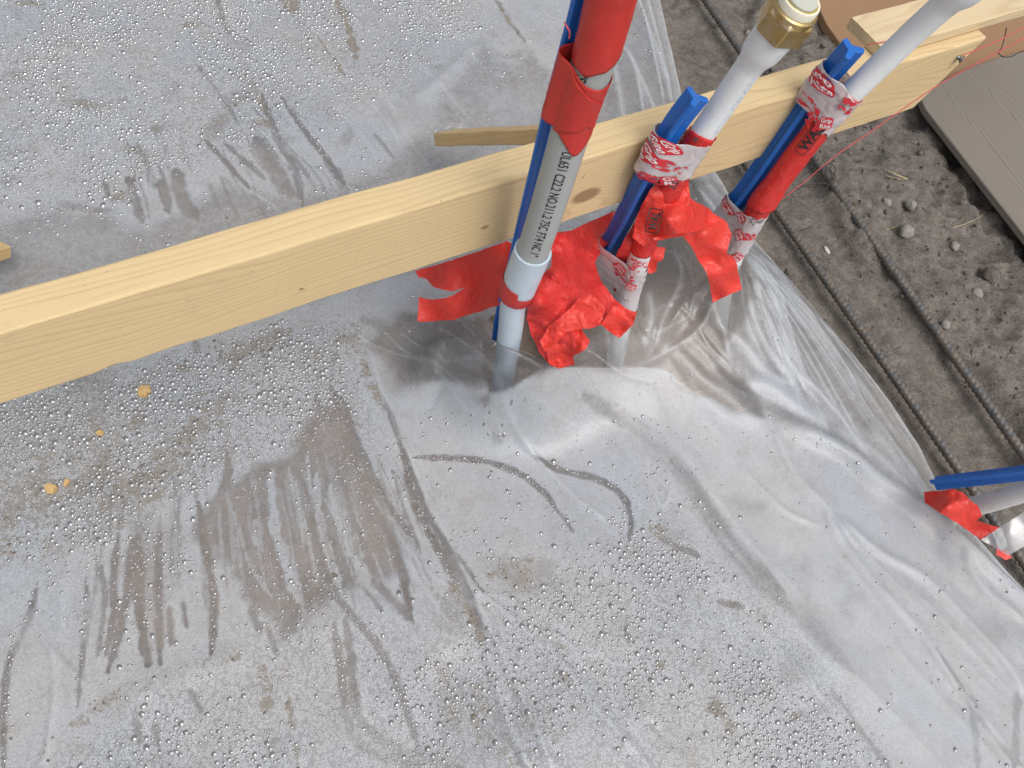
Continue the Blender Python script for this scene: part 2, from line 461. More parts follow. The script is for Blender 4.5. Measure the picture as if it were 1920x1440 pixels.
Z += near * .0022 * fbm(X, Y, .018, 71, 3, .6)
V = np.stack([X, Y, Z], -1).reshape(-1, 3)
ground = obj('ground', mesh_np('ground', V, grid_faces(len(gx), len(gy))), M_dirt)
at = ground.data.attributes.new('shade_lift', 'FLOAT', 'POINT'); at.data.foreach_set('value', ((1 - trench) * near).astype(np.float32).ravel())  # ground under the sheet is coloured lighter to offset its shade
tag(ground, 'grey brown bare soil of the trench with clods and pebbles beside the plastic', None, None, 'structure')
def ground_z(x, y):
    i = int(np.clip(np.searchsorted(gx, x), 1, len(gx) - 1)); j = int(np.clip(np.searchsorted(gy, y), 1, len(gy) - 1))
    return float(Z[j, i])

# ------------------------------------------------------------------ plastic sheet
NX, NY = 820, 900
sy = np.linspace(-.28, 1.72, NY)
su = np.linspace(0, 1, NX)
ex = Eat(sy)
XLEFT = -1.15
SX = XLEFT + su[None, :] * (ex[:, None] - XLEFT)
SY = np.repeat(sy[:, None], NX, 1)
DE = (ex[:, None] - SX)                         # distance from the edge

def wpts(pts, z=0.0):
    return np.array([G(x, y, z)[:2] for x, y in pts])
def loc_scale(pt):
    x, y = pt
    r = R @ np.array([x - 960.0, y - 720.0, FPX]); zc = -CAMZ / r[2] * FPX
    return zc / FPX                              # metres per photo pixel

def window(lo, hi):
    j0, j1 = np.searchsorted(sy, lo[1]), np.searchsorted(sy, hi[1])
    if j1 <= j0: return None
    a = SX[j0:j1]
    i0 = int(np.min((a < lo[0]).sum(1))); i1 = int(np.max((a < hi[0]).sum(1)))
    if i1 <= i0: return None
    return slice(j0, j1), slice(i0, i1)

def polydist(pts, margin):
    """distance field and position-along field near a polyline"""
    lo, hi = pts.min(0) - margin, pts.max(0) + margin
    w = window(lo, hi)
    if w is None: return None
    x, y = SX[w], SY[w]
    best = np.full(x.shape, 1e9); along = np.zeros(x.shape); side = np.zeros(x.shape)
    seg = np.linalg.norm(np.diff(pts, axis=0), axis=1); tot = seg.sum(); acc = 0
    for k in range(len(pts) - 1):
        a, b = pts[k], pts[k + 1]; ab = b - a; L2 = ab @ ab + 1e-12
        t = np.clip(((x - a[0]) * ab[0] + (y - a[1]) * ab[1]) / L2, 0, 1)
        dx, dy = x - a[0] - t * ab[0], y - a[1] - t * ab[1]
        d = np.hypot(dx, dy); m = d < best
        best[m] = d[m]; along[m] = ((acc + t * seg[k]) / tot)[m]
        side[m] = np.sign(ab[0] * (y - a[1]) - ab[1] * (x - a[0]))[m]
        acc += seg[k]
    return w, best, along, side

FOG = np.full(SX.shape, .80); DIRT = np.zeros(SX.shape); SZ = np.zeros(SX.shape); CREASE = np.zeros(SX.shape); COARSE = np.full(SX.shape, .5); DENS = np.full(SX.shape, .10)
FOG += .10 * fbm(SX, SY, .16, 31, 4) + .16 * fbm(SX, SY, .07, 37, 4) * sstep(.05, -.25, SX - .9 * (SY - .75))
wob = .0022 * vnoise(SX, SY, .011, 77) + .0012 * vnoise(SX, SY, .005, 78)

def stroke(field, pts, wpx, val, soft=.35, taper=True, jag=1.0, amt=1.0):
    p = np.array(catmull(wpts(pts), 5)); w_ = wpx * loc_scale(pts[len(pts) // 2]) * .5
    r = polydist(p, w_ * 2.5)
    if r is None: return
    w, d, s, _ = r
    prof = (np.clip(np.minimum(s, 1 - s) * 6 + .35, 0, 1) if taper else 1.0)
    d = d + wob[w] * jag * min(1, w_ / .006)
    m = amt * (1 - sstep(w_ * prof * (1 - soft), w_ * prof * (1 + soft) + 1e-6, d))
    field[w] = field[w] * (1 - m) + val * m

def blob(field, c, rx, ry, ang, val, soft=.5, jag=1.0, amt=1.0, mode='mix'):
    k = loc_scale(c); p = G(*c)[:2]; rx *= k; ry *= k; m_ = max(rx, ry) * 2
    w = window(p - m_, p + m_)
    if w is None: return
    x, y = SX[w] - p[0], SY[w] - p[1]; ca, sa = math.cos(math.radians(-ang)), math.sin(math.radians(-ang))
    d = np.hypot((x * ca + y * sa) / rx, (-x * sa + y * ca) / ry)
    d = d + .35 * jag * fbm(SX[w], SY[w], max(.012, m_ * .35), 5, 3)
    m = amt * (1 - sstep(1 - soft, 1 + soft, d))
    if mode == 'add': field[w] += val * m
    else: field[w] = field[w] * (1 - m) + val * m

def region(field, pts, val, soft_px=20, jag=1.0, amt=1.0):
    p = wpts(pts); p = np.vstack([p, p[:1]]); s_ = soft_px * loc_scale(pts[0])
    r = polydist(p, s_ * 2)
    if r is None: return
    w, d, _, _ = r
    x, y = SX[w], SY[w]; ins = np.zeros(x.shape, bool)
    for k in range(len(p) - 1):
        a, b = p[k], p[k + 1]
        c = ((a[1] > y) != (b[1] > y)) & (x < (b[0] - a[0]) * (y - a[1]) / (b[1] - a[1] + 1e-12) + a[0])
        ins ^= c
    sd_ = np.where(ins, d, -d) + jag * (wob[w] * 1.5 + s_ * .4 * vnoise(x, y, max(.015, s_ * 2), 8))
    m = amt * sstep(-s_, s_, sd_)
    field[w] = field[w] * (1 - m) + val * m

def fold(pts, wpx, h, tap=.2, fogadd=0.0, sharp=1.0, crease=0.0, asym=0.0):
    """raise (h > 0) or sink a fold of the film along a line; h in millimetres"""
    p = np.array(catmull(wpts(pts), 5)); w_ = wpx * loc_scale(pts[len(pts) // 2])
    r = polydist(p, w_ * 3.2)
    if r is None: return
    w, d, s, sg = r
    env = np.clip(np.minimum(s, 1 - s) / max(tap, 1e-3), 0, 1); env = env * env * (3 - 2 * env)
    dd = d / w_
    if asym: dd = dd * np.where(sg > 0, 1 + asym, 1 - asym * .5)
    prof = np.exp(-dd ** 2) if sharp == 1.0 else np.exp(-dd ** 1.0 * 1.4)
    SZ[w] += h * .0008 * prof * env
    if fogadd: FOG[w] += fogadd * prof * env
    if crease: CREASE[w] = np.maximum(CREASE[w], crease * np.exp(-(d / max(w_ * .35, .0016)) ** 2) * env)

# large, slow relief
SZ += .010 * fbm(SX, SY, .45, 2, 3) + .0030 * fbm(SX, SY, .13, 12, 3)
# drawn wrinkles running from upper left to lower right
ca, sa = math.cos(math.radians(-52)), math.sin(math.radians(-52))
uu, vv = SX * ca + SY * sa, -SX * sa + SY * ca
wr = 1 - np.abs(fbm(uu * .16, vv, .055, 61, 3)) * 2.2
SZ += .0022 * np.clip(wr, 0, 1) ** 2 * (.4 + .6 * sstep(-.2, .3, vnoise(SX, SY, .25, 63)))

# --- fog regions (clear places let the soil show)
region(FOG, [(-200, 440), (120, 400), (280, 425), (420, 350), (560, 370), (700, 330), (800, 240), (860, 140), (905, 75), (945, 108), (1000, 95), (1040, 150), (1040, 420), (600, 560), (300, 640), (-200, 760)], .40, 26, .8)
region(FOG, [(1090, 0), (1250, -40), (1300, 200), (1290, 340), (1120, 330), (1040, 220), (1060, 80)], .30, 30, .6)
blob(FOG, (960, 200), 60, 50, -30, .58, .6)
blob(FOG, (760, 220), 60, 30, 30, .66, .6)
region(FOG, [(1290, 330), (1370, 320), (1440, 450), (1560, 560), (1700, 735), (1800, 900), (1900, 1050), (1800, 1000), (1640, 890), (1520, 820), (1430, 790), (1300, 735), (1230, 685), (1060, 685), (1000, 640), (1000, 540), (1150, 400)], .30, 16, .5)
region(FOG, [(690, 640), (790, 590), (900, 590), (1040, 600), (1030, 690), (960, 740), (900, 700), (820, 720), (740, 740)], .36, 22, .6)
region(FOG, [(1500, 640), (1640, 700), (1800, 920), (1780, 990), (1640, 890), (1560, 800)], .44, 25, .6)
# lower right: evenly milky film
region(FOG, [(1080, 700), (1230, 700), (1400, 800), (1640, 905), (1920, 1110), (2100, 1500), (1700, 1500), (1500, 1250), (1300, 1000), (1150, 900), (1000, 800)], .84, 40, .6)
# the big cleared window
region(FOG, [(545, 850), (590, 770), (640, 745), (668, 830), (705, 900), (745, 1010), (755, 1070), (720, 1090), (640, 1110), (585, 1140), (560, 1180), (525, 1200), (500, 1140), (470, 1150), (445, 1090), (405, 1040), (355, 1000), (395, 940), (470, 880)], .12, 16, .8)
region(FOG, [(235, 985), (275, 965), (315, 975), (345, 1010), (330, 1090), (305, 1150), (290, 1230), (275, 1150), (245, 1120), (225, 1060)], .34, 16, .8, .7)
for pts, w, v in [
    ([(592, 885), (600, 980), (640, 1110)], 13, .62), ([(508, 880), (513, 980), (545, 1080), (560, 1130)], 20, .66),
    ([(620, 910), (645, 980), (672, 1060), (690, 1110)], 24, .68), ([(575, 850), (585, 930)], 7, .5), ([(555, 900), (570, 1030)], 6, .5),
    ([(665, 840), (690, 920), (715, 990)], 7, .6), ([(440, 960), (470, 1060), (510, 1120)], 8, .45), ([(640, 770), (655, 850)], 8, .5),
    ([(252, 1000), (262, 1120), (270, 1200)], 6, .6), ([(300, 1010), (318, 1120)], 14, .6)]:
    stroke(FOG, pts, w, v, .3)
# countless fine runs, steered the way the film hangs
rr_ = random.Random(21)
for k in range(150):
    x0, y0 = rr_.uniform(170, 760), rr_.uniform(840, 1040)
    if k > 110: x0, y0 = rr_.uniform(230, 620), rr_.uniform(250, 350)
    lean = np.interp(x0, [150, 300, 450, 760], [-.10, .0, .12, .42]) if k <= 110 else np.interp(x0, [230, 620], [.2, .75])
    ln = rr_.uniform(50, 190) if k <= 110 else rr_.uniform(30, 90)
    c1 = rr_.uniform(-10, 10)
    inside = 400 < x0 < 740 and y0 > 870
    v = rr_.choice([.5, .6, .66]) if (inside and rr_.random() < .6) else rr_.uniform(.15, .4)
    stroke(FOG, [(x0, y0), (x0 + lean * ln * .5 + c1, y0 + ln * .5), (x0 + lean * ln + c1 * .6, y0 + ln)], rr_.uniform(2.5, 9), v, .7, True, .7, rr_.uniform(.35, .85))
# runs of clear water
for pts, w, v in [
    ([(252, 1010), (240, 1100), (225, 1180), (205, 1260)], 18, .15), ([(258, 1000), (262, 1120), (270, 1190), (280, 1250)], 18, .12),
    ([(300, 1000), (298, 1110), (302, 1245)], 14, .15), ([(222, 1010), (212, 1080), (215, 1140), (200, 1230)], 14, .2), ([(190, 1060), (196, 1120), (185, 1230)], 11, .3),
    ([(372, 940), (392, 1060), (402, 1120), (398, 1225)], 14, .12), ([(160, 1085), (164, 1140), (150, 1290), (146, 1330)], 10, .3),
    ([(72, 1090), (55, 1160), (20, 1240), (10, 1320), (10, 1440)], 12, .22), ([(318, 1140), (322, 1210)], 12, .25), ([(345, 1130), (350, 1180)], 10, .25),
    ([(430, 860), (425, 900), (405, 950), (395, 1010)], 14, .25), ([(618, 720), (640, 780), (660, 850), (690, 930), (740, 1030), (775, 1165)], 15, .12),
    ([(590, 740), (605, 800), (620, 860)], 14, .25), ([(640, 745), (655, 800), (690, 880), (700, 930)], 18, .18),
    ([(700, 890), (730, 950), (775, 1010)], 11, .15), ([(735, 880), (760, 960), (790, 1040)], 8, .3),
    ([(755, 840), (775, 930), (800, 990), (830, 1045), (860, 1100)], 14, .12), ([(718, 740), (740, 800), (770, 880), (800, 960), (830, 1010), (870, 1060), (905, 1110)], 10, .2),
    ([(830, 1020), (865, 1085), (890, 1150), (905, 1200)], 16, .22), ([(600, 1085), (640, 1130), (700, 1200), (740, 1270), (765, 1340), (790, 1420)], 13, .25),
    ([(628, 1170), (640, 1260), (650, 1340), (680, 1400), (800, 1440)], 17, .25), ([(648, 1160), (662, 1270), (675, 1350), (760, 1410), (900, 1450)], 17, .25),
    ([(700, 1090), (740, 1130), (775, 1168)], 14, .22), ([(680, 1100), (720, 1150)], 8, .3), ([(500, 1170), (520, 1230)], 10, .35), ([(470, 1140), (490, 1190)], 14, .3),
    ([(778, 857), (850, 858), (920, 868), (975, 890), (1020, 925), (1050, 965)], 11, .16), ([(1000, 858), (1050, 882), (1120, 900), (1165, 930), (1183, 975), (1178, 1015)], 13, .14),
    ([(1050, 965), (1075, 1000)], 7, .3), ([(1235, 1010), (1290, 1035), (1310, 1045)], 10, .2), ([(1342, 1127), (1395, 1138)], 11, .2),
    ([(1560, 1290), (1620, 1370), (1680, 1450)], 10, .45), ([(1755, 1215), (1800, 1290), (1860, 1380), (1920, 1440)], 12, .42), ([(1820, 1300), (1835, 1440)], 16, .5), ([(1905, 1300), (1900, 1440)], 14, .5),
    ([(240, 330), (268, 420)], 16, .2), ([(300, 340), (318, 400)], 16, .2), ([(330, 320), (345, 380), (372, 410)], 26, .2), ([(385, 265), (450, 335), (470, 360)], 9, .2),
    ([(420, 270), (500, 340)], 9, .3), ([(480, 260), (520, 330), (545, 370)], 30, .25), ([(490, 180), (520, 260), (555, 330), (570, 390)], 13, .2), ([(530, 190), (575, 255), (620, 310), (655, 360)], 12, .15),
    ([(195, 340), (205, 370)], 10, .3), ([(370, 125), (420, 190), (450, 240)], 7, .35), ([(405, -10), (420, 40), (432, 70)], 9, .3), ([(700, 250), (740, 300)], 7, .4), ([(470, 200), (560, 300)], 5, .4),
    ([(630, 655), (618, 720)], 8, .5), ([(415, 655), (408, 680)], 10, .4), ([(365, 640), (372, 665)], 12, .4), ([(1200, 640), (1190, 700)], 10, .3),
    ([(355, 1290), (380, 1340)], 10, .35), ([(255, 1330), (262, 1400)], 12, .4), ([(290, 1350), (295, 1400)], 12, .4), ([(905, 1300), (960, 1400), (985, 1450)], 9, .35), ([(1170, 1160), (1180, 1210)], 8, .35)]:
    stroke(FOG, pts, w * 1.08, v - .06, .42, True, .9, .95)
# soft darker troughs
stroke(FOG, [(1085, 770), (1150, 790), (1240, 850), (1300, 920), (1360, 1010), (1430, 1085), (1500, 1150), (1560, 1215), (1600, 1260)], 36, .36, .5, True, .6, .85)
for pts, w, v in [([(1480, 1110), (1530, 1160), (1600, 1230), (1670, 1290)], 46, .52), ([(1560, 965), (1680, 1080), (1800, 1160), (1920, 1260)], 34, .62), ([(1740, 970), (1770, 1040), (1840, 1120), (1920, 1200)], 44, .62),
                  ([(1290, 730), (1400, 745), (1500, 760), (1580, 830)], 40, .42), ([(620, 1330), (700, 1400), (850, 1440)], 60, .62), ([(1020, 960), (1060, 1040)], 40, .7), ([(0, 1190), (120, 1180), (180, 1120)], 60, .70)]:
    stroke(FOG, pts, w, v, .8, True, .8, .6)
for c, rx, ry, a, v in [((1400, 950), 36, 20, 10, .5), ((1500, 1060), 26, 18, 30, .5), ((1590, 1140), 50, 18, -50, .52), ((1480, 1260), 40, 22, -35, .5), ((1540, 1330), 40, 14, -30, .5), ((985, 1080), 70, 26, 10, .3), ((1020, 1065), 20, 14, 0, .3),
                        ((930, 830), 9, 9, 0, .3), ((850, 1140), 22, 60, 20, .4), ((840, 1290), 40, 60, 0, .5), ((870, 1360), 50, 70, -20, .5), ((960, 1350), 60, 60, -30, .5), ((1260, 1010), 22, 14, -20, .4), ((1030, 1230), 18, 10, 0, .5),
                        ((165, 200), 36, 13, 5, .3), ((232, 190), 9, 9, 0, .35), ((249, 283), 16, 13, 0, .2), ((375, 48), 20, 8, 0, .3), ((295, 246), 13, 16, 40, .25), ((410, 235), 14, 32, 30, .3), ((445, 190), 16, 36, 35, .35), ((225, 65), 18, 22, 0, .5),
                        ((125, 85), 30, 18, 20, .45), ((225, 370), 16, 14, 0, .2), ((130, 385), 24, 10, 0, .3), ((185, 395), 28, 8, 0, .3), ((20, 340), 16, 12, 0, .4), ((30, 150), 26, 20, 0, .5), ((60, 5), 18, 12, 0, .3), ((330, 170), 16, 28, 40, .5),
                        ((650, 260), 12, 20, 20, .35), ((820, 130), 20, 10, 0, .5), ((540, 270), 10, 10, 0, .4), ((60, 650), 30, 18, 0, .4), ((160, 720), 26, 26, 0, .4), ((190, 710), 24, 34, -30, .4), ((470, 700), 22, 14, 0, .5), ((280, 590), 10, 10, 0, .5)]:
    blob(FOG, c, rx, ry, a, v, .7, 1.6, .7)

# --- mud and silt lying on the film
# silt line: brownish film left of it
region(DIRT, [(-200, 1010), (-100, 870), (30, 860), (160, 770), (300, 760), (420, 720), (445, 800), (440, 868), (400, 885), (330, 925), (265, 968), (225, 1005), (160, 1022), (100, 1060), (-200, 1120)], .27, 8, 1.2, .85)
region(DIRT, [(300, 630), (560, 590), (690, 600), (720, 760), (640, 700), (500, 720), (330, 700)], .16, 26, 1.2, .7)
for pts, w, v in [
    ([(410, 755), (370, 800), (330, 845), (290, 890), (235, 925), (200, 950)], 44, .42), ([(205, 850), (180, 890), (150, 915), (115, 925)], 34, .40), ([(85, 880), (60, 920), (20, 960), (-20, 1000)], 60, .32),
    ([(540, 620), (500, 640), (450, 660), (430, 690)], 34, .42), ([(330, 655), (290, 700), (240, 720)], 22, .30), ([(430, 735), (400, 760)], 26, .34), ([(265, 765), (240, 810)], 22, .32),
    ([(660, 610), (670, 650), (690, 700), (720, 770)], 18, .34), ([(640, 640), (600, 660), (570, 690)], 24, .26), ([(540, -10), (548, 20)], 34, .62), ([(630, -10), (650, 45), (668, 110)], 13, .66),
    ([(590, 60), (625, 110), (648, 145)], 7, .5), ([(925, -10), (955, 40), (985, 80)], 8, .5), ([(425, 130), (470, 160), (490, 200), (505, 250)], 15, .34), ([(395, 115), (430, 140)], 10, .34),
    ([(60, 1440), (110, 1380), (170, 1340), (230, 1290)], 22, .26), ([(240, 1320), (290, 1280), (340, 1250), (420, 1240), (480, 1215)], 16, .22), ([(0, 1010), (10, 1060)], 50, .30),
    ([(840, 1090), (860, 1120), (890, 1170), (900, 1210)], 16, .45), ([(810, 1100), (850, 1160)], 26, .24), ([(905, 1095), (960, 1060), (1010, 1045)], 18, .34), ([(820, 1240), (840, 1300), (860, 1370)], 44, .28),
    ([(490, 1240), (500, 1290), (495, 1340)], 22, .36), ([(541, 1300), (545, 1340), (550, 1380)], 9, .44), ([(555, 1400), (556, 1440)], 14, .34), ([(930, 1400), (1010, 1440)], 40, .26), ([(1020, 1180), (1050, 1230), (1060, 1290)], 30, .22)]:
    stroke(DIRT, pts, w, v, .7, True, 2.0)
for c, rx, ry, a, v in [((1345, 1335), 18, 22, -20, .46), ((1370, 1365), 14, 20, 20, .42), ((1495, 1345), 16, 12, -30, .42), ((1235, 1000), 22, 14, -20, .36), ((1262, 1032), 10, 8, 0, .4), ((1240, 1250), 24, 10, 40, .26),
                        ((358, 48), 20, 7, 10, .5), ((510, 640), 24, 14, 0, .42), ((345, 690), 18, 8, 0, .40), ((55, 8), 24, 8, 0, .42), ((60, 940), 46, 26, 20, .34), ((150, 815), 22, 10, 0, .30), ((130, 860), 18, 10, 0, .34), ((290, 930), 16, 14, 0, .36),
                        ((975, 1090), 60, 22, 10, .30), ((905, 1340), 40, 60, 10, .24), ((1000, 1370), 50, 50, 0, .22), ((225, 372), 18, 16, 0, .34), ((130, 392), 26, 10, 0, .30), ((190, 398), 34, 7, 0, .30), ((165, 200), 34, 11, 5, .30), ((249, 283), 14, 11, 0, .32),
                        ((295, 246), 12, 14, 0, .32), ((412, 238), 12, 28, 20, .32), ((448, 195), 12, 30, 30, .30), ((485, 232), 12, 12, 0, .34), ((650, 630), 20, 14, 0, .44), ((600, 710), 18, 20, 0, .25), ((1700, 700), 14, 10, 0, .2), ((900, 1280), 20, 12, 0, .25), ((1090, 1330), 16, 10, 0, .25)]:
    blob(DIRT, c, rx, ry, a, v, .6, 2.0)
DIRT += .05 * sstep(.1, .6, fbm(SX, SY, .05, 91, 4))

# --- bead size
region(COARSE, [(-200, 560), (250, 690), (640, 590), (700, 800), (430, 900), (200, 980), (-200, 1060)], 1.0, 40)
region(COARSE, [(-200, -100), (900, -100), (880, 60), (640, 230), (480, 300), (-200, 420)], .9, 50)
region(COARSE, [(560, 1150), (900, 1150), (1180, 1010), (1400, 1080), (1600, 1300), (1680, 1500), (0, 1500), (200, 1330)], .85, 50)
region(COARSE, [(1060, 690), (1300, 730), (1640, 900), (1920, 1130), (1920, 1500), (1700, 1400), (1400, 1000), (1200, 850)], .1, 40)
region(COARSE, [(700, 650), (1000, 700), (1150, 900), (1180, 1000), (1000, 1000), (850, 950), (740, 800)], .25, 40)

# --- where countable drops sit
for pts, v in [([(-200, 600), (120, 740), (500, 610), (660, 620), (640, 740), (560, 850), (440, 890), (300, 930), (200, 1020), (-200, 1090)], .72),
               ([(-200, -100), (880, -100), (880, 80), (720, 180), (480, 300), (300, 380), (-200, 400)], .62),
               ([(440, 880), (560, 840), (680, 860), (750, 1080), (600, 1140), (480, 1180), (390, 1040)], .55),
               ([(230, 980), (340, 980), (310, 1240), (200, 1250)], .45),
               ([(250, 1300), (560, 1180), (780, 1200), (900, 1160), (1120, 1030), (1330, 1090), (1500, 1300), (1620, 1450), (200, 1460)], .42),
               ([(1160, 990), (1300, 1040), (1420, 1160), (1330, 1120), (1200, 1060)], .8)]:
    region(DENS, pts, v, 40)
region(DENS, [(700, 620), (900, 590), (1060, 640), (1200, 760), (1000, 790), (800, 770)], .02, 20)
DENS *= .18 + 1.35 * sstep(-.15, .32, fbm(SX, SY, .085, 55, 4, .6))
for c, rx, ry, v in [((560, 745), 70, 36, 1.6), ((370, 690), 60, 30, 1.5), ((270, 745), 70, 40, 1.3), ((60, 800), 70, 60, 1.2), ((60, 700), 40, 20, 1.2), ((640, 740), 16, 12, 1.6), ((420, 60), 40, 50, 1.3), ((600, 30), 20, 40, 1.4),
                    ((90, 120), 50, 60, 1.0), ((470, 130), 60, 40, 1.2), ((840, 50), 60, 30, 1.2), ((1480, 1390), 110, 50, 1.6), ((1400, 1280), 60, 40, 1.4), ((1230, 1050), 60, 40, 1.5), ((130, 230), 60, 30, 1.0), ((275, 300), 30, 30, 1.2), ((330, 1060), 30, 20, 1.2), ((180, 1010), 40, 16, 1.2)]:
    blob(DENS, c, rx, ry, 0, v, .6)
for pts, w in [([(778, 857), (850, 858), (975, 890), (1050, 965)], 8), ([(1000, 858), (1120, 900), (1165, 930), (1180, 1015)], 8), ([(755, 840), (800, 990), (860, 1100)], 10), ([(700, 890), (775, 1010)], 8), ([(600, 1085), (700, 1200), (765, 1340), (790, 1420)], 10),
               ([(402, 1040), (400, 1220)], 8), ([(72, 1090), (20, 1240), (8, 1440)], 9), ([(530, 190), (620, 310)], 8), ([(160, 1090), (150, 1290)], 8), ([(628, 1170), (650, 1340)], 12)]:
    stroke(DENS, pts, w, 1.5, .4)
region(DENS, [(1060, 685), (1290, 720), (1640, 890), (1920, 1100), (1920, 480), (1400, 300), (1060, 560)], .0, 20)
region(DENS, [(1230, 760), (1640, 900), (1920, 1120), (1950, 1480), (1700, 1480), (1400, 1000)], .02, 30)

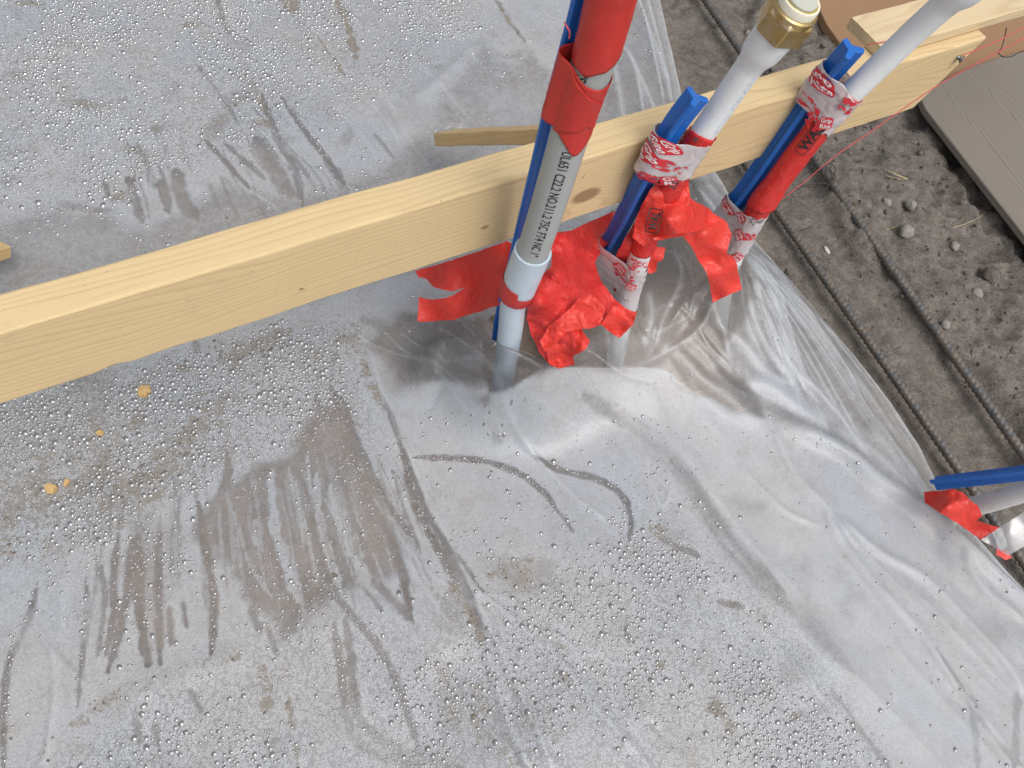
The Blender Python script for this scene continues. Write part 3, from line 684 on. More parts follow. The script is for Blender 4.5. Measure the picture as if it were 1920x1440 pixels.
# --- folds and creases
for a in [
    # pts, width px, height mm, taper, fogadd, crease
    ([(1020, 690), (1080, 686), (1160, 690), (1235, 690), (1300, 735), (1400, 790), (1433, 782)], 15, 16, .2, .10, .35),
    ([(1433, 785), (1500, 815), (1580, 850), (1640, 900), (1720, 950), (1810, 1020), (1920, 1110), (2010, 1170)], 17, 18, .15, .12, .3),
    ([(1040, 710), (1100, 745), (1170, 800), (1260, 850), (1330, 930), (1390, 1010), (1460, 1080), (1540, 1160)], 15, 6, .15, .08, .1),
    ([(1070, 780), (1150, 800), (1240, 862), (1300, 935), (1360, 1020), (1430, 1095), (1500, 1160)], 14, -6, .2, 0, 0),
    ([(1430, 790), (1460, 850), (1490, 900), (1540, 950), (1560, 990), (1640, 1090), (1720, 1180), (1790, 1280), (1900, 1420)], 8, 5, .1, .1, .5),
    ([(1560, 965), (1640, 1030), (1730, 1080), (1800, 1150), (1880, 1240), (1930, 1320)], 9, 6, .1, .08, .35),
    ([(1370, 850), (1400, 895), (1470, 960), (1540, 990)], 5, 2.5, .2, .05, .3),
    ([(1560, 985), (1660, 1110), (1700, 1160), (1760, 1240)], 10, -4, .2, 0, 0),
    ([(1740, 960), (1770, 1060), (1830, 1130), (1900, 1220)], 15, -7, .25, 0, 0),
    ([(1800, 1020), (1840, 1100), (1930, 1170)], 8, 5, .2, .1, .3),
    ([(1300, 480), (1380, 590), (1460, 690), (1540, 760), (1620, 850)], 8, 7, .15, .35, .5),
    ([(1390, 480), (1440, 580), (1490, 700), (1560, 780), (1640, 880)], 7, 7, .12, .35, .5),
    ([(1400, 475), (1480, 560), (1560, 660), (1620, 760), (1700, 860), (1740, 930)], 8, 8, .12, .4, .6),
    ([(1410, 470), (1500, 540), (1600, 650), (1680, 760), (1750, 870)], 9, 8, .1, .4, .5),
    ([(1330, 580), (1400, 660), (1470, 720), (1500, 770)], 7, 6, .2, .3, .6), ([(1180, 650), (1250, 610), (1310, 650), (1360, 720)], 7, 8, .2, .3, .6),
    ([(1190, 680), (1240, 655), (1290, 625)], 6, 6, .2, .3, .6), ([(1240, 660), (1300, 700), (1350, 745), (1420, 770)], 10, 8, .2, .15, .4),
    ([(1380, 730), (1440, 745), (1500, 780), (1560, 800)], 14, 8, .25, .35, .1), ([(1610, 780), (1680, 850), (1740, 920)], 12, 7, .25, .4, .3),
    ([(640, 600), (690, 640), (760, 670), (830, 720), (880, 770), (930, 778)], 4, 2.5, .15, .05, .6), ([(690, 590), (760, 660), (810, 705), (880, 790), (910, 775)], 4, 2.5, .15, .05, .5),
    ([(740, 610), (790, 660), (830, 710), (890, 745), (945, 800), (1010, 865), (1080, 935), (1150, 985)], 4.5, 3.5, .08, .10, .65), ([(800, 655), (860, 730), (905, 760)], 5, 3, .2, .1, .4),
    ([(850, 590), (900, 640), (960, 660), (1010, 685)], 8, 8, .2, .1, .5), ([(900, 740), (960, 730), (1010, 700), (1035, 690)], 9, 9, .2, .1, .3),
    ([(690, 650), (720, 740), (750, 820), (775, 870), (800, 930), (840, 1010), (880, 1090), (930, 1200), (990, 1330), (1040, 1450)], 6, 4.0, .05, .08, .4),
    ([(755, 860), (790, 960), (830, 1030), (860, 1080)], 4, -3, .1, 0, 0), ([(860, 1080), (960, 1160), (1040, 1240), (1120, 1330), (1200, 1420)], 6, 3.5, .1, .08, .5),
    ([(730, 980), (790, 1060), (840, 1100), (930, 1160)], 4, 2, .15, .05, .4), ([(900, 1100), (960, 1130), (1000, 1180), (1060, 1250), (1120, 1310)], 5, 3, .15, .05, .3),
    ([(860, 1270), (900, 1340), (960, 1430)], 5, 3, .15, .05, .4), ([(905, 1200), (930, 1280), (960, 1370), (1000, 1450)], 7, 4, .15, .1, .3), ([(760, 1040), (800, 1110), (850, 1180)], 4, 2, .2, .05, .4),
    ([(405, -20), (420, 35), (435, 75), (470, 130)], 5, 3, .1, 0, 0), ([(310, 30), (400, 60), (480, 130), (520, 190), (560, 260)], 8, 5, .15, .05, .2), ([(560, 30), (600, 70), (640, 125), (665, 155)], 6, 4, .15, .05, .2),
    ([(370, 125), (430, 200), (500, 260), (560, 340), (580, 390)], 5, 3.5, .1, .05, .3), ([(520, 170), (570, 240), (620, 300), (665, 370)], 6, 4, .1, .08, .3), ([(690, 185), (720, 225), (755, 280)], 3, 2, .2, .05, .4),
    ([(440, 340), (500, 380), (530, 400)], 3, 2, .2, .1, .6), ([(900, 70), (930, 110), (965, 115), (1000, 90)], 10, 7, .2, .15, .1), ([(770, 200), (830, 150), (870, 110), (905, 75)], 12, 7, .2, .12, .1), ([(930, 120), (960, 170), (950, 200)], 14, -6, .3, 0, 0),
    ([(930, -20), (970, 50), (1020, 120)], 5, 4, .15, .05, .3), ([(655, 0), (672, 80), (678, 140)], 6, 4, .2, 0, 0), ([(860, 310), (900, 330), (940, 330)], 9, 6, .2, .4, .1), ([(1190, -30), (1220, 60), (1250, 190)], 4, 6, .1, .35, .7), ([(1150, 60), (1190, 130), (1210, 220)], 4, 6, .1, .35, .7),
    ([(1215, -30), (1245, 70), (1270, 180)], 5, 6, .1, .4, .6), ([(1120, 40), (1150, 120), (1170, 230)], 6, 6, .1, .3, .4), ([(1170, 80), (1230, 200), (1290, 330)], 5, 5, .1, .35, .5), ([(1180, -30), (1215, 30), (1260, 140)], 7, 5, .1, .35, .3),
    ([(95, 1200), (105, 1280), (95, 1380), (80, 1450)], 6, 3, .1, .1, .4), ([(115, 1060), (118, 1150), (105, 1220)], 10, 3, .2, .08, .1), ([(1200, 880), (1240, 950), (1260, 900)], 3, 1.5, .2, .03, .3), ([(960, 790), (1030, 800), (1110, 815)], 3, 1.5, .2, .03, .3),
    ([(1000, 1180), (1060, 1200), (1100, 1260)], 4, 2, .2, .03, .2), ([(0, 440), (160, 430), (300, 420)], 40, 6, .2, 0, 0), ([(540, 1180), (640, 1150), (760, 1180), (860, 1260)], 40, 6, .2, 0, 0), ([(200, 1330), (330, 1270), (480, 1220)], 24, 5, .2, 0, 0)]:
    pts, w, h, tp_, fa, cr = a
    fold(pts, w * 1.25, h * .85, tp_, fa, 1.0, cr)

for k in range(34):
    x0, y0 = rr_.uniform(-40, 900), rr_.uniform(-40, 260); ln = rr_.uniform(80, 260); a = math.radians(rr_.uniform(38, 62))
    fold([(x0, y0), (x0 + ln * .5 * math.cos(a) + rr_.uniform(-12, 12), y0 + ln * .5 * math.sin(a)), (x0 + ln * math.cos(a), y0 + ln * math.sin(a))], rr_.uniform(4, 13), rr_.choice([-1, 1, 1]) * rr_.uniform(1.2, 3.5), .3, .05, 1.0, rr_.choice([0, 0, .2, .35]))
for k in range(26):
    x0, y0 = rr_.uniform(0, 1250), rr_.uniform(1080, 1400); ln = rr_.uniform(80, 240); a = math.radians(rr_.uniform(42, 66))
    fold([(x0, y0), (x0 + ln * .5 * math.cos(a) + rr_.uniform(-12, 12), y0 + ln * .5 * math.sin(a)), (x0 + ln * math.cos(a), y0 + ln * math.sin(a))], rr_.uniform(4, 12), rr_.choice([-1, 1]) * rr_.uniform(1.0, 3.0), .3, .03, 1.0, rr_.choice([0, 0, .2]))
# --- film gathered up round the two taped pipes
def tent(top, h_base, r, p=1.5, flutes=9, fl=.10, seed=0):
    d = np.hypot(SX - top[0], SY - top[1]); th = np.arctan2(SY - top[1], SX - top[0])
    k = np.exp(-(d / r) ** p)
    fl_ = 1 + fl * np.sin(flutes * th + 2.2 * np.sin(3 * th + seed)) * sstep(0, r * .5, d)
    global SZ, CREASE
    lift = top[2] * k * fl_
    SZ = np.maximum(SZ, 0) * (1 - k) + np.minimum(SZ, 0) * (1 - k) + lift
    CREASE = np.maximum(CREASE, .30 * sstep(.96, 1.0, np.sin(flutes * 1.6 * th + 2.2 * np.sin(3 * th + seed * 2))) * sstep(.02, .05, d) * sstep(r * 1.5, r * .5, d))
T3 = Q(1376, 478, 1.010); T2 = Q(1172, 560, .985)
tent(T3, 0, .090, 1.15, 7, .05, 1.0)
tent(T2, 0, .062, 1.3, 5, .05, 2.0)
def lip(pts, wid):
    """a held-up fold: pts are (px, py, height)"""
    global SZ
    p = np.array(catmull([Q(*a) for a in pts], 6))
    r = polydist(p[:, :2], wid * 3)
    w, d, s_, _ = r
    seg = np.concatenate([[0], np.cumsum(np.linalg.norm(np.diff(p[:, :2], axis=0), axis=1))]); seg /= seg[-1]
    h = np.interp(s_, seg, p[:, 2])
    k = np.exp(-(d / wid) ** 1.7)
    SZ[w] = np.maximum(SZ[w], SZ[w] * (1 - k) + h * k)
lip([(840, 640, .985), (870, 632, .955), (905, 632, .920), (950, 654, .900), (990, 668, .905), (1026, 686, .925), (1080, 690, .975), (1150, 692, 1.02), (1235, 694, 1.045), (1300, 738, 1.055)], .034)
# edge hangs a little and curls
SZ -= .022 * sstep(.05, .0, DE) 
SZ += .0015 * vnoise(SX, SY, .09, 15) * sstep(.06, .0, DE)
SZ -= .010 * sstep(.10, .02, DE) * sstep(.1, .3, SY)
CREASE = np.maximum(CREASE, .8 * sstep(.0045, .001, DE) + .15 * sstep(.03, .0, DE))  # milky border paints the highlight on the film's edge
FOG = np.clip(FOG, -.25, 1)


cc_ = np.stack([SX, SY, SZ - CAMZ], -1) @ R
UX, UY = 960 + FPX * cc_[..., 0] / cc_[..., 2], 720 + FPX * cc_[..., 1] / cc_[..., 2]
def rib(pts, w, h, crease=.6, fog=.25):  # raises a crease and paints its highlight as whiter haze
    p = np.array(catmull([np.array(q, float) for q in pts], 5)); m_ = w * 3 + 4
    lo, hi = p.min(0) - m_, p.max(0) + m_
    sel = (UX > lo[0]) & (UX < hi[0]) & (UY > lo[1]) & (UY < hi[1])
    x, y = UX[sel], UY[sel]; best = np.full(x.shape, 1e9); al = np.zeros(x.shape); n = len(p) - 1
    for k in range(n):
        a, b = p[k], p[k + 1]; ab = b - a
        t = np.clip(((x - a[0]) * ab[0] + (y - a[1]) * ab[1]) / (ab @ ab + 1e-9), 0, 1)
        d = np.hypot(x - a[0] - t * ab[0], y - a[1] - t * ab[1]); mm = d < best; best[mm] = d[mm]; al[mm] = ((k + t) / n)[mm]
    env = np.clip(np.minimum(al, 1 - al) * 7, 0, 1)
    g = np.exp(-(best / w) ** 2) * env
    SZ[sel] += h * .00045 * g; FOG[sel] += fog * g
    CREASE[sel] = np.maximum(CREASE[sel], crease * np.exp(-(best / max(1.6, w * .3)) ** 2) * env)
for a in [([(1262, 460), (1276, 520), (1246, 590), (1228, 650)], 6, 6, .7, .3), ([(1272, 455), (1300, 540), (1290, 600)], 5, 5, .6, .25), ([(1310, 520), (1262, 600), (1200, 688)], 7, 6, .5, .3),
          ([(1340, 560), (1312, 615), (1250, 660), (1190, 690)], 5, 5, .6, .25), ([(1395, 470), (1440, 530), (1466, 610), (1492, 720)], 6, 6, .6, .35), ([(1402, 462), (1480, 545), (1560, 655), (1650, 770)], 7, 6, .6, .4),
          ([(1420, 458), (1500, 535), (1600, 645), (1690, 755), (1760, 870)], 6, 6, .6, .45), ([(1330, 600), (1392, 645), (1440, 700), (1484, 722)], 8, 6, .4, .5), ([(1128, 590), (1138, 640), (1140, 685)], 4, 4, .6, .25),
          ([(1182, 600), (1176, 650), (1160, 690)], 4, 4, .6, .25), ([(1385, 500), (1400, 600), (1440, 690)], 6, 5, .5, .3), ([(1240, 560), (1290, 590), (1330, 650), (1380, 700)], 5, 5, .5, .2), ([(1215, 540), (1222, 600), (1205, 660)], 6, 5, .4, .35),
          ([(1410, 470), (1450, 500), (1540, 580), (1630, 680)], 8, 5, .3, .5), ([(1380, 725), (1430, 720), (1500, 760), (1560, 810)], 14, 5, .1, .45), ([(1560, 800), (1640, 850), (1720, 930)], 9, 5, .4, .35),
          ([(1620, 760), (1680, 840), (1735, 925)], 3, 3, .7, .3), ([(1300, 345), (1330, 380), (1365, 440)], 6, 4, .5, .4), ([(1320, 335), (1360, 380), (1400, 440)], 5, 4, .5, .4), ([(1140, 420), (1100, 440), (1060, 470)], 8, 4, .3, .3),
          ([(905, 600), (930, 640), (985, 672), (1020, 690)], 4, 3, .5, .2), ([(700, 600), (760, 660), (830, 705), (900, 770)], 3, 1.5, .6, .1), ([(820, 610), (880, 650), (940, 690), (990, 700)], 3, 2, .5, .15), ([(890, 735), (940, 738), (985, 715), (1026, 690)], 6, 4, .3, .3)]:
    rib(*a)
def clearing(pts, val, soft, amt=1.0):
    p = np.array(pts + pts[:1], float); lo, hi = p.min(0) - soft * 2, p.max(0) + soft * 2
    sel = (UX > lo[0]) & (UX < hi[0]) & (UY > lo[1]) & (UY < hi[1]); x, y = UX[sel], UY[sel]
    best = np.full(x.shape, 1e9); ins_ = np.zeros(x.shape, bool)
    for a, b in zip(p[:-1], p[1:]):
        ab = b - a; t = np.clip(((x - a[0]) * ab[0] + (y - a[1]) * ab[1]) / (ab @ ab), 0, 1)
        best = np.minimum(best, np.hypot(x - a[0] - t * ab[0], y - a[1] - t * ab[1]))
        ins_ ^= ((a[1] > y) != (b[1] > y)) & (x < (b[0] - a[0]) * (y - a[1]) / (b[1] - a[1] + 1e-9) + a[0])
    m = amt * sstep(-soft, soft, np.where(ins_, best, -best) + soft * .8 * vnoise(x, y, 26, 5)); FOG[sel] = FOG[sel] * (1 - m) + val * m
clearing([(690, 600), (780, 592), (900, 590), (1000, 640), (1028, 686), (1000, 708), (962, 735), (905, 742), (880, 730), (830, 708), (760, 720), (700, 660)], .10, 22)
clearing([(905, 640), (1000, 660), (1026, 688), (1000, 706), (962, 735), (912, 740), (900, 690)], -.14, 8)
clearing([(1425, 440), (1470, 492), (1622, 652), (1742, 812), (1800, 915), (1730, 900), (1640, 830), (1540, 720), (1470, 620), (1400, 500)], .20, 12, .8)
for k in range(26):
    t_ = k / 25; x1, y1 = 1500 + 290 * t_ + random.uniform(-25, 25), 800 + 120 * t_ + random.uniform(-60, 40)
    x1, y1 = min(x1, 1440 + (y1 - 450) * .80), y1
    rib([(1392 + random.uniform(-8, 12), 470 + random.uniform(-6, 10)), (1392 + (x1 - 1392) * .45 + 22 - 30 * (1 - t_), 470 + (y1 - 470) * .42), (x1, y1)], 2.0, 2.0, random.uniform(.15, .6), .12)
clearing([(1034, 688), (1150, 690), (1236, 693), (1296, 735), (1380, 775), (1432, 783), (1400, 700), (1330, 690), (1420, 560), (1400, 470), (1290, 330), (1150, 400), (1000, 560)], -.10, 9, .8)
for a in [([(905, 600), (930, 640), (985, 672), (1020, 690)], 4, 1, .5, .2), ([(820, 610), (880, 650), (940, 690), (990, 700)], 3, 1, .5, .15), ([(890, 735), (940, 738), (985, 715), (1026, 690)], 6, 1, .3, .3), ([(1262, 460), (1276, 520), (1246, 590), (1228, 650)], 6, 0, .7, .3),
          ([(1340, 560), (1312, 615), (1250, 660), (1190, 690)], 5, 0, .6, .25), ([(1215, 540), (1222, 600), (1205, 660)], 9, 0, .2, .45), ([(1395, 470), (1440, 530), (1466, 610), (1492, 720)], 12, 0, .4, .3), ([(1034, 690), (1150, 692), (1236, 695), (1298, 738)], 3, 0, .6, .2)]:
    rib(*a)
FOG = np.clip(FOG, -.25, 1)
# slit in the film where the conduit comes through
HOLE = np.array([(918, 598), (945, 585), (1000, 560), (1024, 610), (1030, 682), (1008, 672), (985, 660), (955, 648), (930, 622)], float)
hp = np.vstack([HOLE, HOLE[:1]])
cc_ = np.stack([SX, SY, SZ - CAMZ], -1) @ R
UX, UY = 960 + FPX * cc_[..., 0] / cc_[..., 2], 720 + FPX * cc_[..., 1] / cc_[..., 2]
ins = np.zeros(SX.shape, bool)
for k in range(len(hp) - 1):
    a, b = hp[k], hp[k + 1]
    ins ^= ((a[1] > UY) != (b[1] > UY)) & (UX < (b[0] - a[0]) * (UY - a[1]) / (b[1] - a[1] + 1e-12) + a[0])
F_ = grid_faces(NX, NY)
keep = ~(ins.ravel()[F_].any(1))
me = mesh_np('plastic_sheet', np.stack([SX, SY, SZ], -1).reshape(-1, 3), F_[keep])
for nm, arr in (('fog', FOG), ('dirt', DIRT), ('crease', np.clip(CREASE, 0, 1)), ('coarse', COARSE)):
    at = me.attributes.new(nm, 'FLOAT', 'POINT'); at.data.foreach_set('value', arr.astype(np.float32).ravel())
sheet = obj('plastic_sheet', me, M_sheet)
tag(sheet, 'clear polythene sheet clouded with condensation, spread over the soil and wrinkled round the pipes', 'plastic sheet')

def sheet_sample(x, y, arr):
    j = np.clip((y - sy[0]) / (sy[1] - sy[0]), 0, NY - 1.001)
    u = (x - XLEFT) / (Eat(y) - XLEFT) * (NX - 1); i = np.clip(u, 0, NX - 1.001)
    j0, i0 = j.astype(int), i.astype(int); fj, fi = j - j0, i - i0
    return (arr[j0, i0] * (1 - fi) + arr[j0, i0 + 1] * fi) * (1 - fj) + (arr[j0 + 1, i0] * (1 - fi) + arr[j0 + 1, i0 + 1] * fi) * fj

# ------------------------------------------------------------------ drops
def make_drops():
    n = 230000
    x = RNG.uniform(-.85, 1.0, n); y = RNG.uniform(-.12, 1.55, n)
    ok = (x < Eat(y) - .01); x, y = x[ok], y[ok]
    d = sheet_sample(x, y, DENS)
    ok = RNG.uniform(0, 1, len(x)) < d * .70; x, y = x[ok], y[ok]
    fogv = sheet_sample(x, y, FOG)
    r = np.exp(RNG.normal(math.log(.00108), .42, len(x)))
    r = np.clip(r, .0007, .0030)
    r = r * (1 + .40 * sheet_sample(x, y, COARSE) * (fogv > .45))
    r = np.clip(r, .0007, .0037)
    r = np.where(fogv < .35, np.clip(r * .85, .0007, .0019), r)
    big = RNG.uniform(0, 1, len(x)) < .02
    r = np.where(big & (fogv > .4), r * 1.3, r)
    order = np.argsort(-r); cell = {}
    sel = []
    for k in order:
        cx, cy = int(x[k] / .006), int(y[k] / .006); bad = False
        for a in (-1, 0, 1):
            for b in (-1, 0, 1):
                for q in cell.get((cx + a, cy + b), ()):
                    if (x[q] - x[k]) ** 2 + (y[q] - y[k]) ** 2 < (r[q] + r[k]) ** 2 * .95: bad = True; break
                if bad: break
            if bad: break
        if not bad:
            sel.append(k); cell.setdefault((cx, cy), []).append(k)
    sel = np.array(sel); x, y, r = x[sel], y[sel], r[sel]
    print('drops', len(x))
    ns = 9
    th = np.arange(ns) * 2 * math.pi / ns
    rings = [(0.0, .54), (.44, .47), (.74, .30), (.97, .06), (1.06, -.06)]
    K = len(x); asp = RNG.uniform(.85, 1.18, K); rot = RNG.uniform(0, math.pi, K)
    vs = []
    for (rr, hh) in rings:
        tt = th if rr > 0 else np.zeros(1)
        ex_, ey_ = np.cos(tt)[None] * rr * asp[:, None], np.sin(tt)[None] * rr / asp[:, None]
        px_ = x[:, None] + r[:, None] * (ex_ * np.cos(rot)[:, None] - ey_ * np.sin(rot)[:, None])
        py_ = y[:, None] + r[:, None] * (ex_ * np.sin(rot)[:, None] + ey_ * np.cos(rot)[:, None])
        vs.append(np.stack([px_, py_, np.full_like(px_, 0) + hh * r[:, None] * .9], -1))
    Vv = np.concatenate(vs, 1)
    per = Vv.shape[1]
    zz = sheet_sample(Vv[..., 0].ravel(), Vv[..., 1].ravel(), SZ).reshape(Vv.shape[:2])
    Vv[..., 2] += zz + .0004
    tri = []
    for s in range(ns):
        s2 = (s + 1) % ns
        tri.append((0, 1 + s, 1 + s2))
        for q in range(len(rings) - 2):
            a, b = 1 + q * ns + s, 1 + q * ns + s2; c, d_ = a + ns, b + ns
            tri += [(a, c, d_), (a, d_, b)]
    tri = np.array(tri)
    Fv = (tri[None] + (np.arange(K) * per)[:, None, None]).reshape(-1, 3)
    me_ = mesh_np('water_droplets', Vv.reshape(-1, 3), Fv)
    o = obj('water_droplets', me_, M_drop, sheet)
    me_.materials.append(M_painted_rim)
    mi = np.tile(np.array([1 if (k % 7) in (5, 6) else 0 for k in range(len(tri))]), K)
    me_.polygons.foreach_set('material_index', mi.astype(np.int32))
    o['kind'] = 'stuff'
make_drops()

# ------------------------------------------------------------------ boards
def frame_matrix(o, x, y, z):
    m = Matrix.Identity(4)
    for i, a in enumerate((x, y, z)):
        for k in range(3): m[k][i] = float(a[k])
    for k in range(3): m[k][3] = float(o[k])
    return m

def plank_mesh(name, x0, x1, ymin, ymax, zmin, zmax, seg=.02, rough=.0004, bev=.0018, cut=None, seed=0, chips=()):
    """long timber with rounded, slightly worn arrises. local X along; cut(y) gives the right end"""
    n = max(2, int((x1 - x0) / seg))
    xs = np.linspace(0, 1, n + 1)
    b = bev
    prof = [(ymin + b, zmin), (ymax - b, zmin), (ymax - b * .3, zmin + b * .3), (ymax, zmin + b), (ymax, zmax - b), (ymax - b * .3, zmax - b * .3), (ymax - b, zmax), (ymin + b, zmax), (ymin + b * .3, zmax - b * .3), (ymin, zmax - b), (ymin, zmin + b), (ymin + b * .3, zmin + b * .3)]
    rg = np.random.default_rng(seed)
    vs, K = [], len(prof)
    for t in xs:
        for (y, z) in prof:
            xe = cut(y) if cut else x1
            x = x0 + t * (xe - x0)
            j = rough * float(vnoise(np.array(x + seed), np.array(y * 7 + z * 9), .05, seed + 3))
            j2 = rough * float(vnoise(np.array(x - seed), np.array(y * 5 - z * 9), .03, seed + 5))
            for (cx, cw, cd) in chips:
                if y > ymax - b * 1.1 and z < zmin + b * 1.5: j -= cd * math.exp(-((x - cx) / cw) ** 2)
            vs.append((x, y + j, z + j2))
    fs = []
    for i in range(n):
        for k in range(K):
            a, c = i * K + k, i * K + (k + 1) % K
            fs.append([a, c, c + K, a + K])
    fs.append(list(range(K))[::-1]); fs.append([n * K + k for k in range(K)])
    me_ = mesh_np(name, vs, fs)
    bm = bmesh.new(); bm.from_mesh(me_); bmesh.ops.recalc_face_normals(bm, faces=bm.faces); bm.to_mesh(me_); bm.free()
    return me_

board = obj('pine_board', plank_mesh('pine_board', -1.0, .82, 0, .094, 0, .040, .012, .0007, .0022, lambda y: .8563 - y * (.0529 / .094), 3,
                                     [(-.205, .010, .0045), (-.16, .03, .0012), (.0, .02, .001), (.33, .02, .0012), (.62, .03, .0016)]), M_board, None, True)
board.matrix_world = frame_matrix(BO, BX, BYv, BZv)
tag(board, 'long yellow pine board on edge behind the taped pipes, cut slanting at its right end', 'board')
for p in board.data.polygons: p.use_smooth = False

def on_board(x, y, z=0.0): return BO + BX * x + BYv * y + BZv * z

# flat strip lying on the right end of the board
strip = obj('pine_strip', plank_mesh('pine_strip', .690, 1.5, -.0150, -.0015, .014, .075, .015, .0005, .0015, None, 8), M_strip, None, False)
strip.matrix_world = frame_matrix(BO, BX, BYv, BZv)
tag(strip, 'short flat pine strip lying on top of the right end of the long pine board', 'wood strip')

def cyl_between(p0, p1, r0, r1, n=14):
    bm = bmesh.new()
    d = Vector(p1) - Vector(p0)
    bmesh.ops.create_cone(bm, cap_ends=True, segments=n, radius1=r0, radius2=r1, depth=d.length)
    q = d.to_track_quat('Z', 'Y').to_matrix().to_4x4()
    bmesh.ops.transform(bm, matrix=Matrix.Translation((Vector(p0) + Vector(p1)) / 2) @ q, verts=bm.verts)
    me_ = bpy.data.meshes.new('c'); bm.to_mesh(me_); bm.free()
    return me_

# screw at the board's end
sc_ = empty('screw', tuple(on_board(.822, .020, 0)))
tag(sc_, 'small grey screw sticking out of the slanted right end of the pine board', 'screw')
a = obj('shank', cyl_between(on_board(.822, .020, .01), on_board(.824, .019, -.005), .0022, .0022), M_screw); adopt(a, sc_)
a = obj('head', cyl_between(on_board(.824, .019, -.004), on_board(.8245, .0188, -.0062), .0030, .0048), M_screw); adopt(a, sc_)

# little splinters standing off the board
def splinter(px, py, d, l, ang, lab):
    p = Q(px, py, d); a_ = math.radians(ang)
    q = Q(px + l * math.cos(a_), py - l * math.sin(a_), d - .003)
    o = obj('wood_splinter', cyl_between(p, q, .0004, .0002, 6), M_chip)
    tag(o, lab, 'splinter')
splinter(1090, 335, .735, 24, 47, 'tiny pale splinter standing off the board face just above its big knot')
splinter(995, 258, .86, 12, 70, 'frayed tiny splinter on the brace where it meets the conduit')

# braces behind the board
def bar_between(name, p0, p1, w, h, upv, mat, label, cat, seed):
    x = np.array(p1) - np.array(p0); L = np.linalg.norm(x); x /= L
    z = np.array(upv) - x * np.dot(upv, x); z /= np.linalg.norm(z); y = np.cross(z, x)
    o = obj(name, plank_mesh(name, 0, L, -w / 2, w / 2, -h / 2, h / 2, .02, .0008, .0015, None, seed), mat, None, False)
    o.matrix_world = frame_matrix(p0, x, y, z)
    tag(o, label, cat)
    return o
p0 = Q(836, 258, 1.145); p1 = Q(1085, 250, .905)
bar_between('wooden_brace', p0, p1, .042, .019, (0.02, .35, .93), M_brace, 'thin pine brace poking through the torn plastic and running behind the conduit to the board', 'brace', 5)
p0 = Q(-4, 462, 1.02); p1 = Q(-190, 520, .90)
bar_between('wooden_brace', p0, p1, .040, .019, (0.2, .35, .9), M_brace, 'pine brace end at the left edge of the picture, above the board', 'brace', 6)

# torn lips of film at the brace foot
def film_lip(px, py, pts, lab):
    base = G(px, py, .0)
    vs, fs = [], []
    n = len(pts)
    for (dx, dy, h) in pts: vs.append(tuple(G(px + dx, py + dy, h)))
    for k in range(0, n - 3, 2): fs.append([k, k + 1, k + 3, k + 2])
    o = obj('torn_film', mesh_np('torn_film', vs, fs), M_hem)
    s = o.modifiers.new('sub', 'SUBSURF'); s.levels = s.render_levels = 2
    adopt(o, empty_parent_none) if False else None
    o.parent = sheet
    return o
film_lip(862, 236, [(-30, 12, .004), (-26, 2, .012), (-18, 4, .004), (-14, -6, .022), (-6, 5, .004), (-2, -3, .018), (4, 6, .003), (8, -10, .030), (14, 4, .004), (16, -16, .034)], '')

# planks beyond the trench
def flat_plank(name, pts, z, th, mat, label, grain):
    P3 = [G(x, y, z) for x, y in pts]
    c = sum(P3) / len(P3)
    gx_ = np.array(G(*grain[1], z)) - np.array(G(*grain[0], z)); gx_ /= np.linalg.norm(gx_)
    gz = np.array([0, 0, 1.0]); gy_ = np.cross(gz, gx_)
    loc = [((p - c) @ gx_, (p - c) @ gy_) for p in P3]
    bm = bmesh.new()
    top = [bm.verts.new((u, v, 0)) for u, v in loc]
    f = bm.faces.new(top)
    if f.normal.z < 0: f.normal_flip()
    ext = bmesh.ops.extrude_face_region(bm, geom=[f])
    for v in [g for g in ext['geom'] if isinstance(g, bmesh.types.BMVert)]: v.co.z -= th
    bmesh.ops.recalc_face_normals(bm, faces=bm.faces)
    bmesh.ops.bevel(bm, geom=list(bm.edges), offset=.0015, segments=1, affect='EDGES')
    me_ = bpy.data.meshes.new(name); bm.to_mesh(me_); bm.free()
    o = obj(name, me_, mat, None, False)
    o.matrix_world = frame_matrix(c, gx_, gy_, gz)
    tag(o, label, 'plank')
    return o
flat_plank('brown_plank', [(1500, -60), (1550, 45), (1592, 104), (1640, 168), (1790, 190), (2100, 250), (2080, -60)], -.044, .02, M_brown_plank, 'smooth brown plank lying behind the pine board at the top right corner', [(1550, 45), (1760, 330)])
flat_plank('grey_plank', [(1722, 172), (1735, 203), (1830, 325), (1925, 446), (2140, 720), (2400, 520), (2150, 60), (1925, 92), (1830, 122)], -.028, .014, M_grey_plank, 'weathered grey plank lying on the soil at the right edge of the picture', [(1735, 203), (1925, 446)])

